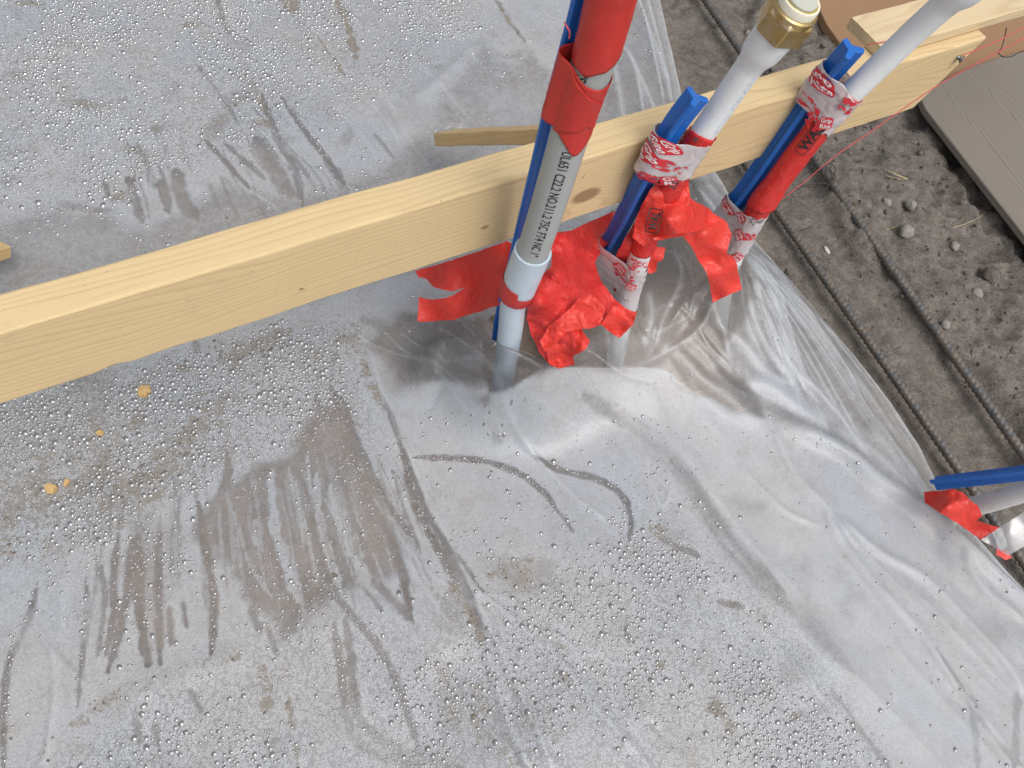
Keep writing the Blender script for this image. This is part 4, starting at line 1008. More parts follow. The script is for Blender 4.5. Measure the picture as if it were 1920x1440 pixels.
# ------------------------------------------------------------------ tubes
class Tube:
    """sampled 3D line with frames: n points to the camera, b to the picture's right"""
    def __init__(s, pts, n=10):
        P_ = np.array(catmull([Q(*p) if len(p) == 3 else np.array(p[:3]) for p in pts], n)); s.set(P_)
    def set(s, P_):
        s.P = P_
        d = np.gradient(P_, axis=0); s.T = d / np.linalg.norm(d, axis=1)[:, None]
        tocam = np.array([0, 0, CAMZ]) - P_
        n = tocam - s.T * np.sum(tocam * s.T, 1)[:, None]; s.N = n / np.linalg.norm(n, axis=1)[:, None]
        b = np.cross(s.T, s.N)
        s.B = -b if np.dot(b[len(b) // 2], R[:, 0]) < 0 else b
        s.S = np.concatenate([[0], np.cumsum(np.linalg.norm(np.diff(P_, axis=0), axis=1))])
        s.L = s.S[-1]
    def at(s, q):
        f = lambda A: np.array([np.interp(q, s.S, A[:, k]) for k in range(3)])
        q_ = min(max(q, 0), s.L)
        p = f(s.P)
        if q > s.L: p = p + s.T[-1] * (q - s.L)
        if q < 0: p = p + s.T[0] * q
        return p, f(s.T), f(s.N), f(s.B)
    def find(s, px, py):
        """arc length whose image is closest to a pixel"""
        best, bs = 1e9, 0
        for q in np.linspace(0, s.L, 400):
            p = s.at(q)[0]; c = R.T @ (p - np.array([0, 0, CAMZ]))
            e = (960 + FPX * c[0] / c[2] - px) ** 2 + (720 + FPX * c[1] / c[2] - py) ** 2
            if e < best: best, bs = e, q
        return bs
    def pt(s, q, ph, r):
        p, t, n, b = s.at(q)
        return p + (n * math.cos(ph) + b * math.sin(ph)) * r

def ring_mesh(rings, cap=True, name='m'):
    K = len(rings[0]); vs = [v for r in rings for v in r]; fs = []
    for i in range(len(rings) - 1):
        for k in range(K):
            a, c = i * K + k, i * K + (k + 1) % K
            fs.append([a, c, c + K, a + K])
    if cap: fs.append(list(range(K))[::-1]); fs.append([(len(rings) - 1) * K + k for k in range(K)])
    me_ = mesh_np(name, vs, fs)
    bm = bmesh.new(); bm.from_mesh(me_); bmesh.ops.recalc_face_normals(bm, faces=bm.faces); bm.to_mesh(me_); bm.free()
    return me_

def tube_part(name, T, prof, mat, parent, K=32, cap=True):
    """prof: list of (s, radius)"""
    rings = [[T.pt(q, 2 * math.pi * k / K, r) for k in range(K)] for q, r in prof]
    o = obj(name, ring_mesh(rings, cap, name), mat)
    m = o.modifiers.new('edge', 'EDGE_SPLIT'); m.split_angle = math.radians(40)
    return adopt(o, parent)

def span(a, b, r, step=.02):
    n = max(1, int(abs(b - a) / step))
    return [(a + (b - a) * k / n, r) for k in range(n + 1)]

# lettering laid on a surface
def text_verts(body, size=1.0, bold=0.0, xs=1.0):
    cu = bpy.data.curves.new('lettering', 'FONT'); cu.body = body; cu.size = size; cu.align_x = 'LEFT'; cu.resolution_u = 3
    cu.offset = bold
    tmp = bpy.data.objects.new('lettering', cu); C.objects.link(tmp)
    dg = bpy.context.evaluated_depsgraph_get(); dg.update()
    me_ = bpy.data.meshes.new_from_object(tmp.evaluated_get(dg))
    v = np.array([(a.co.x * xs, a.co.y) for a in me_.vertices]); f = [list(p.vertices) for p in me_.polygons]
    bpy.data.objects.remove(tmp); bpy.data.curves.remove(cu); bpy.data.meshes.remove(me_)
    return v, f

def rounded(w, h, r, n=5, hollow=0.0):
    pts = []
    for cx, cy, a0 in ((w / 2 - r, h / 2 - r, 0), (-w / 2 + r, h / 2 - r, 90), (-w / 2 + r, -h / 2 + r, 180), (w / 2 - r, -h / 2 + r, 270)):
        for k in range(n):
            a = math.radians(a0 + 90 * k / (n - 1)); pts.append((cx + r * math.cos(a), cy + r * math.sin(a)))
    v = np.array(pts); N_ = len(pts)
    if hollow:
        v2 = v * np.array([(w - 2 * hollow) / w, (h - 2 * hollow) / h]); v = np.vstack([v, v2])
        return v, [[k, (k + 1) % N_, N_ + (k + 1) % N_, N_ + k] for k in range(N_)]
    # fan strips so that it bends round a pipe
    ys = np.linspace(-h / 2, h / 2, 9); V_, F2 = [], []
    xs = np.linspace(-1, 1, 13)
    for y in ys:
        e = max(0, abs(y) - (h / 2 - r)); hw = w / 2 - r + math.sqrt(max(r * r - e * e, 0))
        for x in xs: V_.append((x * hw, y))
    for j in range(8):
        for i in range(12): a = j * 13 + i; F2.append([a, a + 1, a + 14, a + 13])
    return np.array(V_), F2

def decal(name, shapes, place, mat, parent):
    """shapes: list of (verts2d, faces); place(u, v) -> world point"""
    V_, F2, base = [], [], 0
    for v, f in shapes:
        bm = bmesh.new()
        bv2 = [bm.verts.new((a, b, 0)) for a, b in v]
        for q in f:
            try: bm.faces.new([bv2[i] for i in q])
            except ValueError: pass
        bmesh.ops.triangulate(bm, faces=bm.faces)
        for _ in range(4):
            long = [e for e in bm.edges if e.calc_length() > .0022]
            if not long: break
            bmesh.ops.subdivide_edges(bm, edges=long, cuts=1)
            bmesh.ops.triangulate(bm, faces=bm.faces)
        bm.verts.index_update()
        v = [(q.co.x, q.co.y) for q in bm.verts]; f = [[q.index for q in t.verts] for t in bm.faces]; bm.free()
        V_ += [place(a, b) for a, b in v]; F2 += [[i + base for i in q] for q in f]; base += len(v)
    o = obj(name, mesh_np(name, V_, F2), mat, None, False)
    return adopt(o, parent)

def rot2(v, deg, off=(0, 0)):
    a = math.radians(deg); return np.array([(x * math.cos(a) - y * math.sin(a) + off[0], x * math.sin(a) + y * math.cos(a) + off[1]) for x, y in v])

# ------------------------------------------------------------------ conduit (pipe 1)
T1 = Tube([(941, 735, 1.035), (946, 690, .985), (957, 620, .893), (965, 560, .832), (1005, 454, .740), (1048, 320, .655), (1082, 205, .597), (1118, 100, .546), (1150, -20, .500), (1168, -100, .470)])
conduit = empty('conduit', tuple(T1.at(0)[0]))
tag(conduit, 'grey conduit with black print, red tape on top, plugged into a pale blue pipe', 'pipe')
sm = T1.find(978, 515)     # top of bell
s_b0 = T1.find(960, 560)
s_bell_top = T1.find(1001, 470)
tube_part('lower_pipe', T1, span(0, s_b0, .0148) + [(s_b0 + .012, .0150), (s_b0 + .020, .0192)] + span(s_b0 + .024, s_bell_top, .0192) + [(s_bell_top, .0168), (s_bell_top - .012, .0167)], M_pale_blue, conduit)
upper = tube_part('upper_pipe', T1, span(s_bell_top - .012, T1.L + .02, .0164), M_grey_pvc, conduit)
v, f = text_verts('- UL651 C22.2 NO.211.2 75C FT4 NC 1"', 1.0, .012)
s_t0, s_t1 = T1.find(1075, 252), T1.find(1004, 456)
k_ = (s_t0 - s_t1) / v[:, 0].max(); hh = .0092 / v[:, 1].max()
v = v * np.array([k_, hh])
o = decal('printed_text', [(v, f)], lambda a, b: T1.pt(s_t0 - a, (b - .0018) / .0166, .0167), M_ink, conduit)
adopt(o, upper)
v, f = text_verts("'S", .0125, .0002, .8)
s_s = T1.find(1103, 121)
o = decal('printed_text', [(v, f)], lambda a, b: T1.pt(s_s + .003 - a, (b - .009) / .0166, .0167), M_ink, conduit)
adopt(o, upper)

def wrap(name, T, r, ends, mat, label=None, parent=None, K=64, nseg=24, ph0=0.0, ph1=2 * math.pi, cat='tape', wrinkle=.0005, seed=1, shape=None, closed=True, layers=1.0):
    """sleeve of tape; ends(ph) -> (s0, s1); shape(q, ph) -> radius"""
    vs, rows = [], []
    cols = K if closed else K + 1
    for j in range(cols):
        ph = ph0 + (ph1 - ph0) * j / K
        s0, s1 = ends(ph)
        for i in range(nseg + 1):
            q = s0 + (s1 - s0) * i / nseg
            rr = (shape(q, ph) if shape else r)
            w_ = float(vnoise(np.array(q + seed), np.array(math.cos(ph) * .02), .012, seed)) + .6 * float(vnoise(np.array(q * 2 + ph * .01 + seed), np.array(math.sin(ph) * .03 + 3), .006, seed + 1))
            vs.append(T.pt(q, ph, rr + abs(w_) * wrinkle))
    fs = []
    for j in range(K):
        j2 = (j + 1) % cols
        for i in range(nseg):
            a, c = j * (nseg + 1) + i, j2 * (nseg + 1) + i
            fs.append([a, a + 1, c + 1, c])
    me_ = mesh_np(name, vs, fs)
    o = obj(name, me_, mat)
    m = o.modifiers.new('thick', 'SOLIDIFY'); m.thickness = .00025; m.offset = 0
    if label: tag(o, label, cat)
    return o

def jag(ph, a, seed): return a * float(vnoise(np.array(ph * .7 + 9.0), np.array(seed * 1.3), .25, seed))

# blue stakes: three-finned
def stake(label, pts, arm=.013, th=.0048, spin=0.0, group='blue plastic stakes beside the pipes', twist=0.0, lipcap=True, armr=None):
    T = Tube(pts)
    cs = []
    for k in range(3):
        a = spin + 2 * math.pi * k / 3
        L_ = arm if armr is None else armr[k]
        d = (math.cos(a), math.sin(a)); e = (-d[1], d[0])
        j = th * .5
        cs.append((k, d, e, j, L_))
    rings = []
    for q in np.linspace(0, T.L, 24):
        p, t, n, b = T.at(q)
        ring = []
        for k, d, e, j, L_ in cs:
            inner = th * .58
            for (l, w) in ((inner, -1), (L_ - .0012, -1), (L_, -.55), (L_, .55), (L_ - .0012, 1)):
                x = d[0] * l + e[0] * j * w; y = d[1] * l + e[1] * j * w
                ring.append(p + n * x + b * y)
        rings.append(ring)
    o = obj('blue_stake', ring_mesh(rings, True, 'blue_stake'), M_blue, None, False)
    bv = o.modifiers.new('bevel', 'BEVEL'); bv.width = .0006; bv.segments = 2; bv.limit_method = 'ANGLE'
    tag(o, label, 'stake', group)
    return o, T
S1, TS1 = stake('thin blue plastic stake along the left side of the grey conduit', [(931, 640, .965), (938, 590, .925), (956, 520, .845), (975, 440, .785), (1002, 330, .705), (1036, 190, .620), (1078, 40, .540), (1105, -70, .495)], .0085, .0042, math.radians(200))
S2, TS2 = stake('blue plastic stake with a pointed top taped to the left of the middle white pipe', [(1122, 498, .985), (1160, 430, .905), (1215, 325, .800), (1262, 240, .748), (1306, 182, .712)], .0135, .0062, math.radians(8))
S3, TS3 = stake('blue plastic stake with a three-armed end standing against the right white pipe', [(1338, 432, 1.03), (1400, 355, .955), (1470, 255, .885), (1535, 165, .825), (1598, 92, .765)], .0138, .0066, math.radians(10))
S4, TS4 = stake('blue plastic stake lying at the lower right edge beside a muddy white pipe', [(1752, 905, 1.02), (1830, 896, .97), (1930, 884, .90), (2010, 874, .86)], .0108, .0048, math.radians(-15))

# conduit tapes
sA0, sA1 = T1.find(1108, 108), T1.L + .02
def endsA(ph): return (sA0 + .006 * math.cos(ph * 1.0 - 2.3) + .002 + .004 * math.sin(ph) ** 2 + jag(ph, .0018, 3), sA1)
wrap('red_tape', T1, .0172, endsA, M_red_wrap, 'red tape wrapped round the top of the conduit, above the bare grey band', seed=3, nseg=40)
sB0, sB1 = T1.find(1062, 246), T1.find(1104, 128)
def endsB(ph):
    c_ = math.cos(ph)
    return (sB0 + .004 - .013 * math.exp(-((ph - .55) / .5) ** 2) + .006 * math.exp(-((ph + 1.0) / .6) ** 2) + jag(ph, .0022, 5), sB1 + .004 - .007 * math.sin(ph + .2) - .003 * c_ + jag(ph, .0010, 6))
wrap('red_tape', T1, .0174, endsB, M_red_wrap, 'red tape round conduit and blue stake above the printed lettering, lower edge torn', seed=5,
     ph0=-math.pi, ph1=math.pi, nseg=30, shape=lambda q, ph: .0172 + .0095 * math.exp(-((ph + 1.45) / .38) ** 2))
wrap('red_tape', T1, .0176, lambda ph: (sB0 + .014 + .006 * math.sin(ph * 2) + jag(ph, .003, 7), sB1 - .006 - .013 * ph + jag(ph, .002, 8)), M_red_wrap, 'diagonal second turn of red tape over the conduit above the lettering', seed=8,
     ph0=-.9, ph1=1.3, nseg=20, closed=False, shape=lambda q, ph: .0180)
s_c = T1.find(970, 548)
wrap('red_tape', T1, .0198, lambda ph: (s_c - .012 + .0052 * math.cos(ph), s_c + .020 + .004 * math.cos(ph) - .010 * (1 if ph > .18 else 0) - .003 * ph), M_red_wrap, 'short red tape band hugging the pale blue pipe just below its bell mouth', seed=9,
     ph0=-math.pi, ph1=1.15, closed=False, nseg=20, shape=lambda q, ph: .0200 if q > s_b0 + .018 else .0200 - (s_b0 + .018 - q) * .20)

# ------------------------------------------------------------------ water pipes
T2p = Tube([(1152, 700, 1.12), (1156, 650, 1.065), (1168, 590, 1.01), (1186, 520, .945), (1222, 420, .865), (1278, 310, .79), (1345, 210, .735), (1408, 120, .685), (1452, 66, .655), (1512, -12, .615), (1540, -50, .598)])
pipe2 = empty('water_pipe', tuple(T2p.at(0)[0]))
tag(pipe2, 'white plastic water pipe with a flared end and a brass nut', 'pipe')
sF = T2p.find(1410, 118); sN = T2p.find(1458, 58)
tube_part('pipe', T2p, span(0, sF, .0132), M_white, pipe2)
tube_part('socket', T2p, [(sF - .004, .0133), (sF + .004, .0142), (sF + .012, .0172), (sF + .017, .0180), (sN - .004, .0188), (sN + .004, .0186)], M_white, pipe2)
hexr = []
for q, r in ((sN - .001, .0205), (sN + .002, .0245), (sN + .020, .0245), (sN + .0235, .0215)):
    hexr.append([T2p.pt(q, math.radians(18) + 2 * math.pi * k / 6, r) for k in range(6)])
nut = adopt(obj('brass_nut', ring_mesh(hexr, True, 'brass_nut'), M_brass, None, False), pipe2)
bv = nut.modifiers.new('bevel', 'BEVEL'); bv.width = .0012; bv.segments = 2
tube_part('brass_collar', T2p, [(sN + .020, .0212), (sN + .0262, .0210), (sN + .0275, .0196)], M_brass, pipe2)
tube_part('insert_ring', T2p, [(sN + .020, .0182), (sN + .0330, .0182), (sN + .0342, .0176), (sN + .0342, .0158), (sN + .030, .0156)], M_cream, pipe2)
tube_part('glue_ring', T2p, [(sN + .028, .0157), (sN + .0335, .0156), (sN + .0342, .0146), (sN + .033, .0140)], M_glue, pipe2)
tube_part('end_plug', T2p, [(sN + .024, .0141), (sN + .0360, .0141), (sN + .0368, .0134)], M_plug, pipe2)
# smudged blue printing down the side
shapes = []
rr_ = random.Random(4)
q = T2p.find(1330, 235)
qe = T2p.find(1418, 115)
marks = []
while q < qe:
    for k in range(rr_.randint(1, 3)):
        u0 = (.85 + rr_.uniform(-.10, .16)); l = rr_.uniform(.0008, .0026); w = rr_.uniform(.03, .10)
        marks.append((q + rr_.uniform(0, .002), u0, l, w))
    q += rr_.uniform(.0012, .0034)
V_, F2 = [], []
for (q, u0, l, w) in marks:
    b_ = len(V_)
    V_ += [T2p.pt(q, u0, .01335), T2p.pt(q + l, u0 + .02, .01335), T2p.pt(q + l, u0 + w + .02, .01335), T2p.pt(q, u0 + w, .01335)]
    F2.append([b_, b_ + 1, b_ + 2, b_ + 3])
adopt(obj('smudged_print', mesh_np('smudged_print', V_, F2), M_blue_ink, None, False), pipe2)

T3p = Tube([(1346, 700, 1.27), (1347, 640, 1.20), (1352, 570, 1.125), (1372, 490, 1.03), (1418, 400, .955), (1488, 300, .885), (1560, 212, .83), (1640, 132, .785), (1712, 62, .745), (1790, -8, .70), (1850, -60, .67)])
pipe3 = empty('water_pipe', tuple(T3p.at(0)[0]))
tag(pipe3, 'white plastic water pipe leaning to the top right corner, rightmost of the three taped pipes', 'pipe')
s3f = T3p.find(1772, 8)
tube_part('pipe', T3p, span(0, s3f, .0131), M_white, pipe3)
tube_part('socket', T3p, [(s3f - .004, .0132), (s3f + .006, .0140), (s3f + .016, .0185), (s3f + .024, .0195), (s3f + .06, .0195)], M_white, pipe3)

T4p = Tube([(1770, 972, 1.06), (1820, 952, 1.02), (1880, 934, .975), (1960, 908, .92), (2040, 880, .87)])
pipe4 = empty('water_pipe', tuple(T4p.at(0)[0]))
tag(pipe4, 'muddy white pipe coming in at the lower right edge with red tape round its end', 'pipe')
tube_part('pipe', T4p, span(0, T4p.L, .0133), M_dirty_white, pipe4)

def hull_radius(T, TS, rp, rs):
    """radius function of a sleeve pulled tight round a pipe and its stake"""
    cache = {}
    def get(q):
        key = round(q, 3)
        if key not in cache:
            p, t, n, b = T.at(q)
            d = TS.P - p; i = int(np.argmin(np.abs(d @ t)))
            o = d[i]; cache[key] = (float(o @ n), float(o @ b))
        return cache[key]
    def f(q, ph):
        cn, cb = get(q)
        L_ = math.hypot(cn, cb); a = math.atan2(cb, cn)
        # ray from the pipe centre to the hull of two circles
        dirx, diry = math.cos(ph), math.sin(ph); best = rp
        for t in np.linspace(0, 1, 9):
            ox, oy = cn * t, cb * t; r = rp + (rs - rp) * t
            bq = dirx * ox + diry * oy; cc = ox * ox + oy * oy - r * r; D = bq * bq - cc
            if D > 0: best = max(best, bq + math.sqrt(D))
        return best
    return f

H2 = hull_radius(T2p, TS2, .0140, .0158)
H3 = hull_radius(T3p, TS3, .0140, .0146)

# red wraps
s20, s21 = T2p.find(1205, 470), T2p.find(1318, 247)
wrap('red_tape', T2p, .0138, lambda ph: (s20, s21 + .003 * math.sin(ph + 1) + jag(ph, .001, 2)), M_red_dark, 'red tape round the middle white pipe under the printed clear tape', seed=12, nseg=50, wrinkle=.0012)
s30, s31 = T3p.find(1385, 462), T3p.find(1600, 178)
wrap('red_tape', T3p, .0140, lambda ph: (s30, s31 + jag(ph, .002, 2)), M_red_dark, 'smooth red tape sleeve with a black outlined logo on the rightmost white pipe', seed=13, nseg=50, wrinkle=.0003)
s3m = T3p.find(1432, 388)
skirt = wrap('red_tape', T3p, .0142, lambda ph: (s3m + .004 * math.sin(ph) + jag(ph, .002, 4), T3p.find(1560, 212)), M_red_dark, 'outer turn of red tape on the rightmost pipe, hanging slightly loose at its lower edge', seed=14, nseg=40, wrinkle=.0004,
             shape=lambda q, ph: .0146 + .003 * sstep(s3m + .05, s3m, q))

# clear tapes with red print
def print_logo(T, shape, s, ph, w, ang, parent, r_off=.0009, txt=('Grip', 'Rite')):
    """red rounded box with two rows of white letters"""
    h = w * .92
    def place(off):
        def f(a, b):
            q = s + b; p_ = ph + a / .0175
            return T.pt(q, p_, shape(q, p_) + off)
        return f
    bv_, bf = rounded(w, h, w * .16)
    bx = decal('red_logo', [(rot2(bv_, ang), bf)], place(r_off), M_red_print, parent)
    sh = []
    for k, t_ in enumerate(txt):
        v, f = text_verts(t_, 1.0, .02)
        sx = w * .80 / v[:, 0].max(); sy_ = h * .36 / max(v[:, 1].max(), .1)
        if len(v) and v[:, 1].min() < 0: sy_ *= .98
        v = (v - [0, 0]) * [sx, sy_] + [-w * .40, h * (.07 if k == 0 else -.40)]
        sh.append((rot2(v, ang), f))
    lt = decal('white_lettering', sh, place(r_off + .0003), M_white_print, parent)
    return bx, lt

def smear(T, shape, s, ph, parent, mat, seed, n=14, spread=.012, r_off=.0011):
    """broken remains of printing seen through doubled tape"""
    rg = random.Random(seed); V_, F2 = [], []
    for k in range(n * 2):
        u, v_ = rg.uniform(-spread, spread), rg.uniform(-spread * .8, spread * .8)
        a = rg.uniform(0, 3.14); m = rg.randint(5, 8); rad = rg.uniform(.0010, .0040)
        b0 = len(V_); V_.append(None); idx = []
        pts = [(u + math.cos(6.283 * i / m) * rad * rg.uniform(.4, 1.3), v_ + math.sin(6.283 * i / m) * rad * .6 * rg.uniform(.4, 1.2)) for i in range(m)]
        V_.pop()
        for (x, y) in pts:
            q = s + y; p_ = ph + x / .0175; V_.append(T.pt(q, p_, shape(q, p_) + r_off))
        F2.append(list(range(b0, b0 + m)))
    return decal_world('red_logo', V_, F2, mat, parent)
def decal_world(name, V_, F2, mat, parent):
    return adopt(obj(name, mesh_np(name, V_, F2), mat, None, False), parent)

def clear_wrap(T, H, a, b, tiltamp, label, seed, jagamp=.003, off=.0006):
    s0, s1 = T.find(*a), T.find(*b)
    def ends(ph): return (s0 + tiltamp * math.sin(ph + .4) + jag(ph, jagamp, seed), s1 + tiltamp * .8 * math.sin(ph + .2) + jag(ph, jagamp * .7, seed + 1))
    o = wrap('clear_tape', T, .015, ends, M_clear_tape, label, seed=seed, shape=lambda q, ph: H(q, ph) + off, K=72, nseg=24, wrinkle=.0016)
    return o, s0, s1
O0 = type('o', (), {'location': Vector((0, 0, 0))})
def cw_parent(o):
    return o
c3, a3, b3 = clear_wrap(T3p, H3, (1545, 232), (1602, 170), -.004, 'clear tape with red print binding the upper blue stake end to the rightmost pipe', 31)
c3b, a3b, b3b = clear_wrap(T3p, H3, (1380, 470), (1420, 398), .004, 'clear tape with red print round the foot of the rightmost taped pipe', 33)
c2, a2, b2 = clear_wrap(T2p, H2, (1268, 324), (1308, 262), .004, 'clear tape with red print round the top of the middle stake and its white pipe', 35)
c2b, a2b, b2b = clear_wrap(T2p, H2, (1180, 545), (1192, 492), -.006, 'crumpled clear tape with red print round the foot of the middle pipe', 37)
def L(T, H, px, py, ph, w, ang, par, txt=('Grip', 'Rite')): return print_logo(T, H, T.find(px, py), ph, w, ang, par, .0026, txt)
L(T3p, H3, 1588, 182, -1.05, .0155, 24, c3); L(T3p, H3, 1556, 222, .15, .0150, 30, c3); L(T3p, H3, 1560, 215, -2.05, .0140, 24, c3)
smear(T3p, H3, T3p.find(1590, 185), .45, c3, M_red_print, 3, 12, .009, .0027); smear(T3p, H3, T3p.find(1556, 220), -1.05, c3, M_red_print, 4, 10, .008, .0027)
smear(T3p, H3, T3p.find(1545, 228), -.5, c3, M_red_print, 5, 10, .010, .0027); smear(T3p, H3, T3p.find(1590, 190), .1, c3, M_grey_ink, 8, 6, .006, .0027)
L(T3p, H3, 1402, 432, -.35, .0150, -35, c3b); L(T3p, H3, 1384, 466, .35, .0150, -30, c3b); L(T3p, H3, 1415, 410, -.85, .0130, -30, c3b); L(T3p, H3, 1412, 415, -1.7, .0120, -30, c3b)
smear(T3p, H3, T3p.find(1405, 430), .6, c3b, M_red_print, 6, 12, .009, .0027); smear(T3p, H3, T3p.find(1420, 402), .4, c3b, M_grey_ink, 7, 7, .008, .0027)
L(T2p, H2, 1288, 296, -.95, .0150, -52, c2); L(T2p, H2, 1301, 274, -.62, .0130, -52, c2); L(T2p, H2, 1272, 322, -.1, .0125, 20, c2, ('Gr', 'Ri'))
smear(T2p, H2, T2p.find(1285, 300), -.1, c2, M_red_print, 9, 8, .008, .0027); smear(T2p, H2, T2p.find(1270, 325), -.6, c2, M_red_print, 10, 6, .006, .0027)
L(T2p, H2, 1185, 520, .1, .0140, -12, c2b, ('Grip', 'RITE')); L(T2p, H2, 1190, 500, -1.0, .0130, -20, c2b)
smear(T2p, H2, T2p.find(1195, 480), .2, c2b, M_red_print, 11, 16, .012, .0027); smear(T2p, H2, T2p.find(1188, 510), -.6, c2b, M_red_print, 12, 14, .012, .0027)

# black outlined logo on the red tape: "WAL" in a rounded frame
def wal_logo(T, s, ph, ln, hgt, r, parent, text='WAL', cut=None):
    sh = []
    v, f = rounded(ln * 1.35, hgt * 1.35, hgt * .34, 6, .0007)
    pl = lambda a, b: T.pt(s + a, ph - b / r, r + .0006)      # reads upwards along the pipe
    sh.append((v, f))
    v, f = text_verts(text, 1.0, .035)
    v = v * [ln / v[:, 0].max(), hgt / v[:, 1].max()] - [ln / 2, hgt / 2]
    sh.append((v, f))
    return decal('black_logo', sh, pl, M_ink, parent)
wal_logo(T3p, T3p.find(1530, 250), .0, .034, .0105, .0152, skirt)
# ------------------------------------------------------------------ crumpled sheets of red tape
def crumple(x, y, scale, seed, n=7):
    rg = np.random.default_rng(seed); h = 0
    wx = x + scale * .5 * vnoise(x, y, scale * 1.3, seed + 1); wy = y + scale * .5 * vnoise(x, y, scale * 1.3, seed + 2)
    for k in range(n):
        a = rg.uniform(0, math.pi); l = scale * rg.uniform(.55, 1.7)
        t = (wx * math.cos(a) + wy * math.sin(a)) / l + rg.uniform(0, 1)
        m = .5 + .5 * vnoise(x, y, scale * 1.5, seed + 30 + k)
        h = h + np.abs((t % 1) - .5) * 2 * m * l / scale
    return h / n - .5

def patch(name, outline, depths, mat, label, cat='tape', amp=.006, scale=26, seed=1, step=3.2, group=None, curl=0.0, solid=.0002, shape=None, sharp=1):
    """film cut to an outline; outline [(px, py)], depths at control points [(px, py, d)]; amp in metres, scale in px"""
    pts = [np.array(p, float) for p in outline]
    b = []
    for i in range(len(pts)):
        p, q = pts[i], pts[(i + 1) % len(pts)]; L_ = np.linalg.norm(q - p); n = max(1, int(L_ / step))
        for k in range(n): b.append(p + (q - p) * k / n)
    B_ = np.array(b)
    jj = np.stack([vnoise(B_[:, 0], B_[:, 1], 7, seed + 60), vnoise(B_[:, 0], B_[:, 1], 7, seed + 61)], 1)
    B_ = B_ + jj * .9
    lo, hi = B_.min(0), B_.max(0)
    inner = []
    for y in np.arange(lo[1], hi[1], step):
        for x in np.arange(lo[0], hi[0], step):
            px, py = x + random.uniform(-.25, .25) * step, y + random.uniform(-.25, .25) * step
            c = False
            for i in range(len(B_)):
                a_, d_ = B_[i], B_[(i + 1) % len(B_)]
                if ((a_[1] > py) != (d_[1] > py)) and (px < (d_[0] - a_[0]) * (py - a_[1]) / (d_[1] - a_[1]) + a_[0]): c = not c
            if c and np.min(np.hypot(B_[:, 0] - px, B_[:, 1] - py)) > step * .6: inner.append((px, py))
    allp = [Vector(p) for p in B_] + [Vector(p) for p in inner]
    n = len(B_)
    r = delaunay_2d_cdt(allp, [], [list(range(n))], 1, 1e-6)
    vv = np.array([(p.x, p.y) for p in r[0]]); ff = [list(f) for f in r[2]]
    D = np.array(depths, float)
    w = 1 / (((vv[:, None, 0] - D[None, :, 0]) ** 2 + (vv[:, None, 1] - D[None, :, 1]) ** 2) + 60) ** 1.2
    dep = (w * D[None, :, 2]).sum(1) / w.sum(1)
    dep = dep - amp * (crumple(vv[:, 0], vv[:, 1], scale, seed) + (.22 * crumple(vv[:, 0], vv[:, 1], scale * .42, seed + 7) if sharp else 0))
    if shape is not None: dep = dep + shape(vv[:, 0], vv[:, 1])
    V_ = np.array([Q(p[0], p[1], d) for p, d in zip(vv, dep)])
    me_ = mesh_np(name, V_, ff)
    o = obj(name, me_, mat)
    o['dep'] = 0; del o['dep']
    if solid:
        m = o.modifiers.new('thick', 'SOLIDIFY'); m.thickness = solid * .7; m.offset = 0
    if sharp:
        m = o.modifiers.new('edge', 'EDGE_SPLIT'); m.split_angle = math.radians(28)
    if label: tag(o, label, cat, group)
    return o

patch('red_tape_strip', [(778, 508), (850, 487), (950, 452), (985, 470), (960, 520), (950, 560), (935, 572), (905, 582), (850, 600), (783, 603), (784, 583), (786, 557), (812, 562), (832, 560), (852, 552), (874, 538), (850, 546), (828, 543), (812, 538), (800, 522), (784, 520)],
      [(780, 510, 1.00), (785, 600, .985), (860, 540, .955), (950, 455, .86), (945, 570, .88), (980, 480, .83)], M_red, 'flat red tape strip spreading left from the conduit, torn end lying on the wet film', amp=.016, scale=46, seed=5)
patch('red_tape_sheet', [(1030, 445), (1075, 432), (1120, 432), (1146, 450), (1128, 470), (1116, 492), (1124, 520), (1140, 545), (1152, 560), (1172, 578), (1194, 586), (1186, 610), (1162, 634), (1143, 622), (1128, 608), (1110, 615), (1082, 618), (1106, 640), (1098, 655), (1075, 668), (1078, 684), (1048, 691), (1030, 683), (1012, 660), (996, 628), (988, 598), (988, 565), (1000, 545), (1010, 520), (1034, 500), (1035, 470)],
      [(1035, 450, .86), (1120, 435, .93), (1125, 500, .93), (1040, 520, .81), (1010, 560, .80), (1170, 590, .92), (1060, 600, .84), (1000, 620, .87), (1050, 688, .91), (1090, 640, .86), (1190, 590, .93)], M_red_dark, 'largest crumpled sheet of red tape, hanging between the conduit and the middle pipe', amp=.034, scale=40, seed=21)
patch('red_tape_strip', [(1150, 575), (1172, 578), (1194, 586), (1188, 606), (1162, 634), (1140, 618), (1128, 605), (1140, 590)], [(1150, 580, .885), (1190, 590, .89), (1160, 630, .91)], M_red, 'small folded red tape corner pointing down below the middle pipe', amp=.014, scale=22, seed=23)
patch('red_tape_strip', [(1012, 640), (1030, 610), (1056, 590), (1086, 560), (1110, 552), (1136, 578), (1128, 602), (1108, 612), (1085, 618), (1062, 622), (1040, 646), (1022, 660)], [(1012, 645, .855), (1110, 560, .835), (1080, 610, .845)], M_red, 'doubled fold of bright red tape across the middle of the large crumpled red sheet', amp=.020, scale=28, seed=25)
patch('red_tape_strip', [(1022, 640), (1050, 612), (1078, 600), (1106, 640), (1098, 654), (1074, 668), (1076, 684), (1048, 691), (1028, 680)], [(1030, 640, .875), (1100, 640, .86), (1050, 688, .905)], M_red, 'pleated lower tip of red tape touching the film below the conduit', amp=.018, scale=24, seed=27)
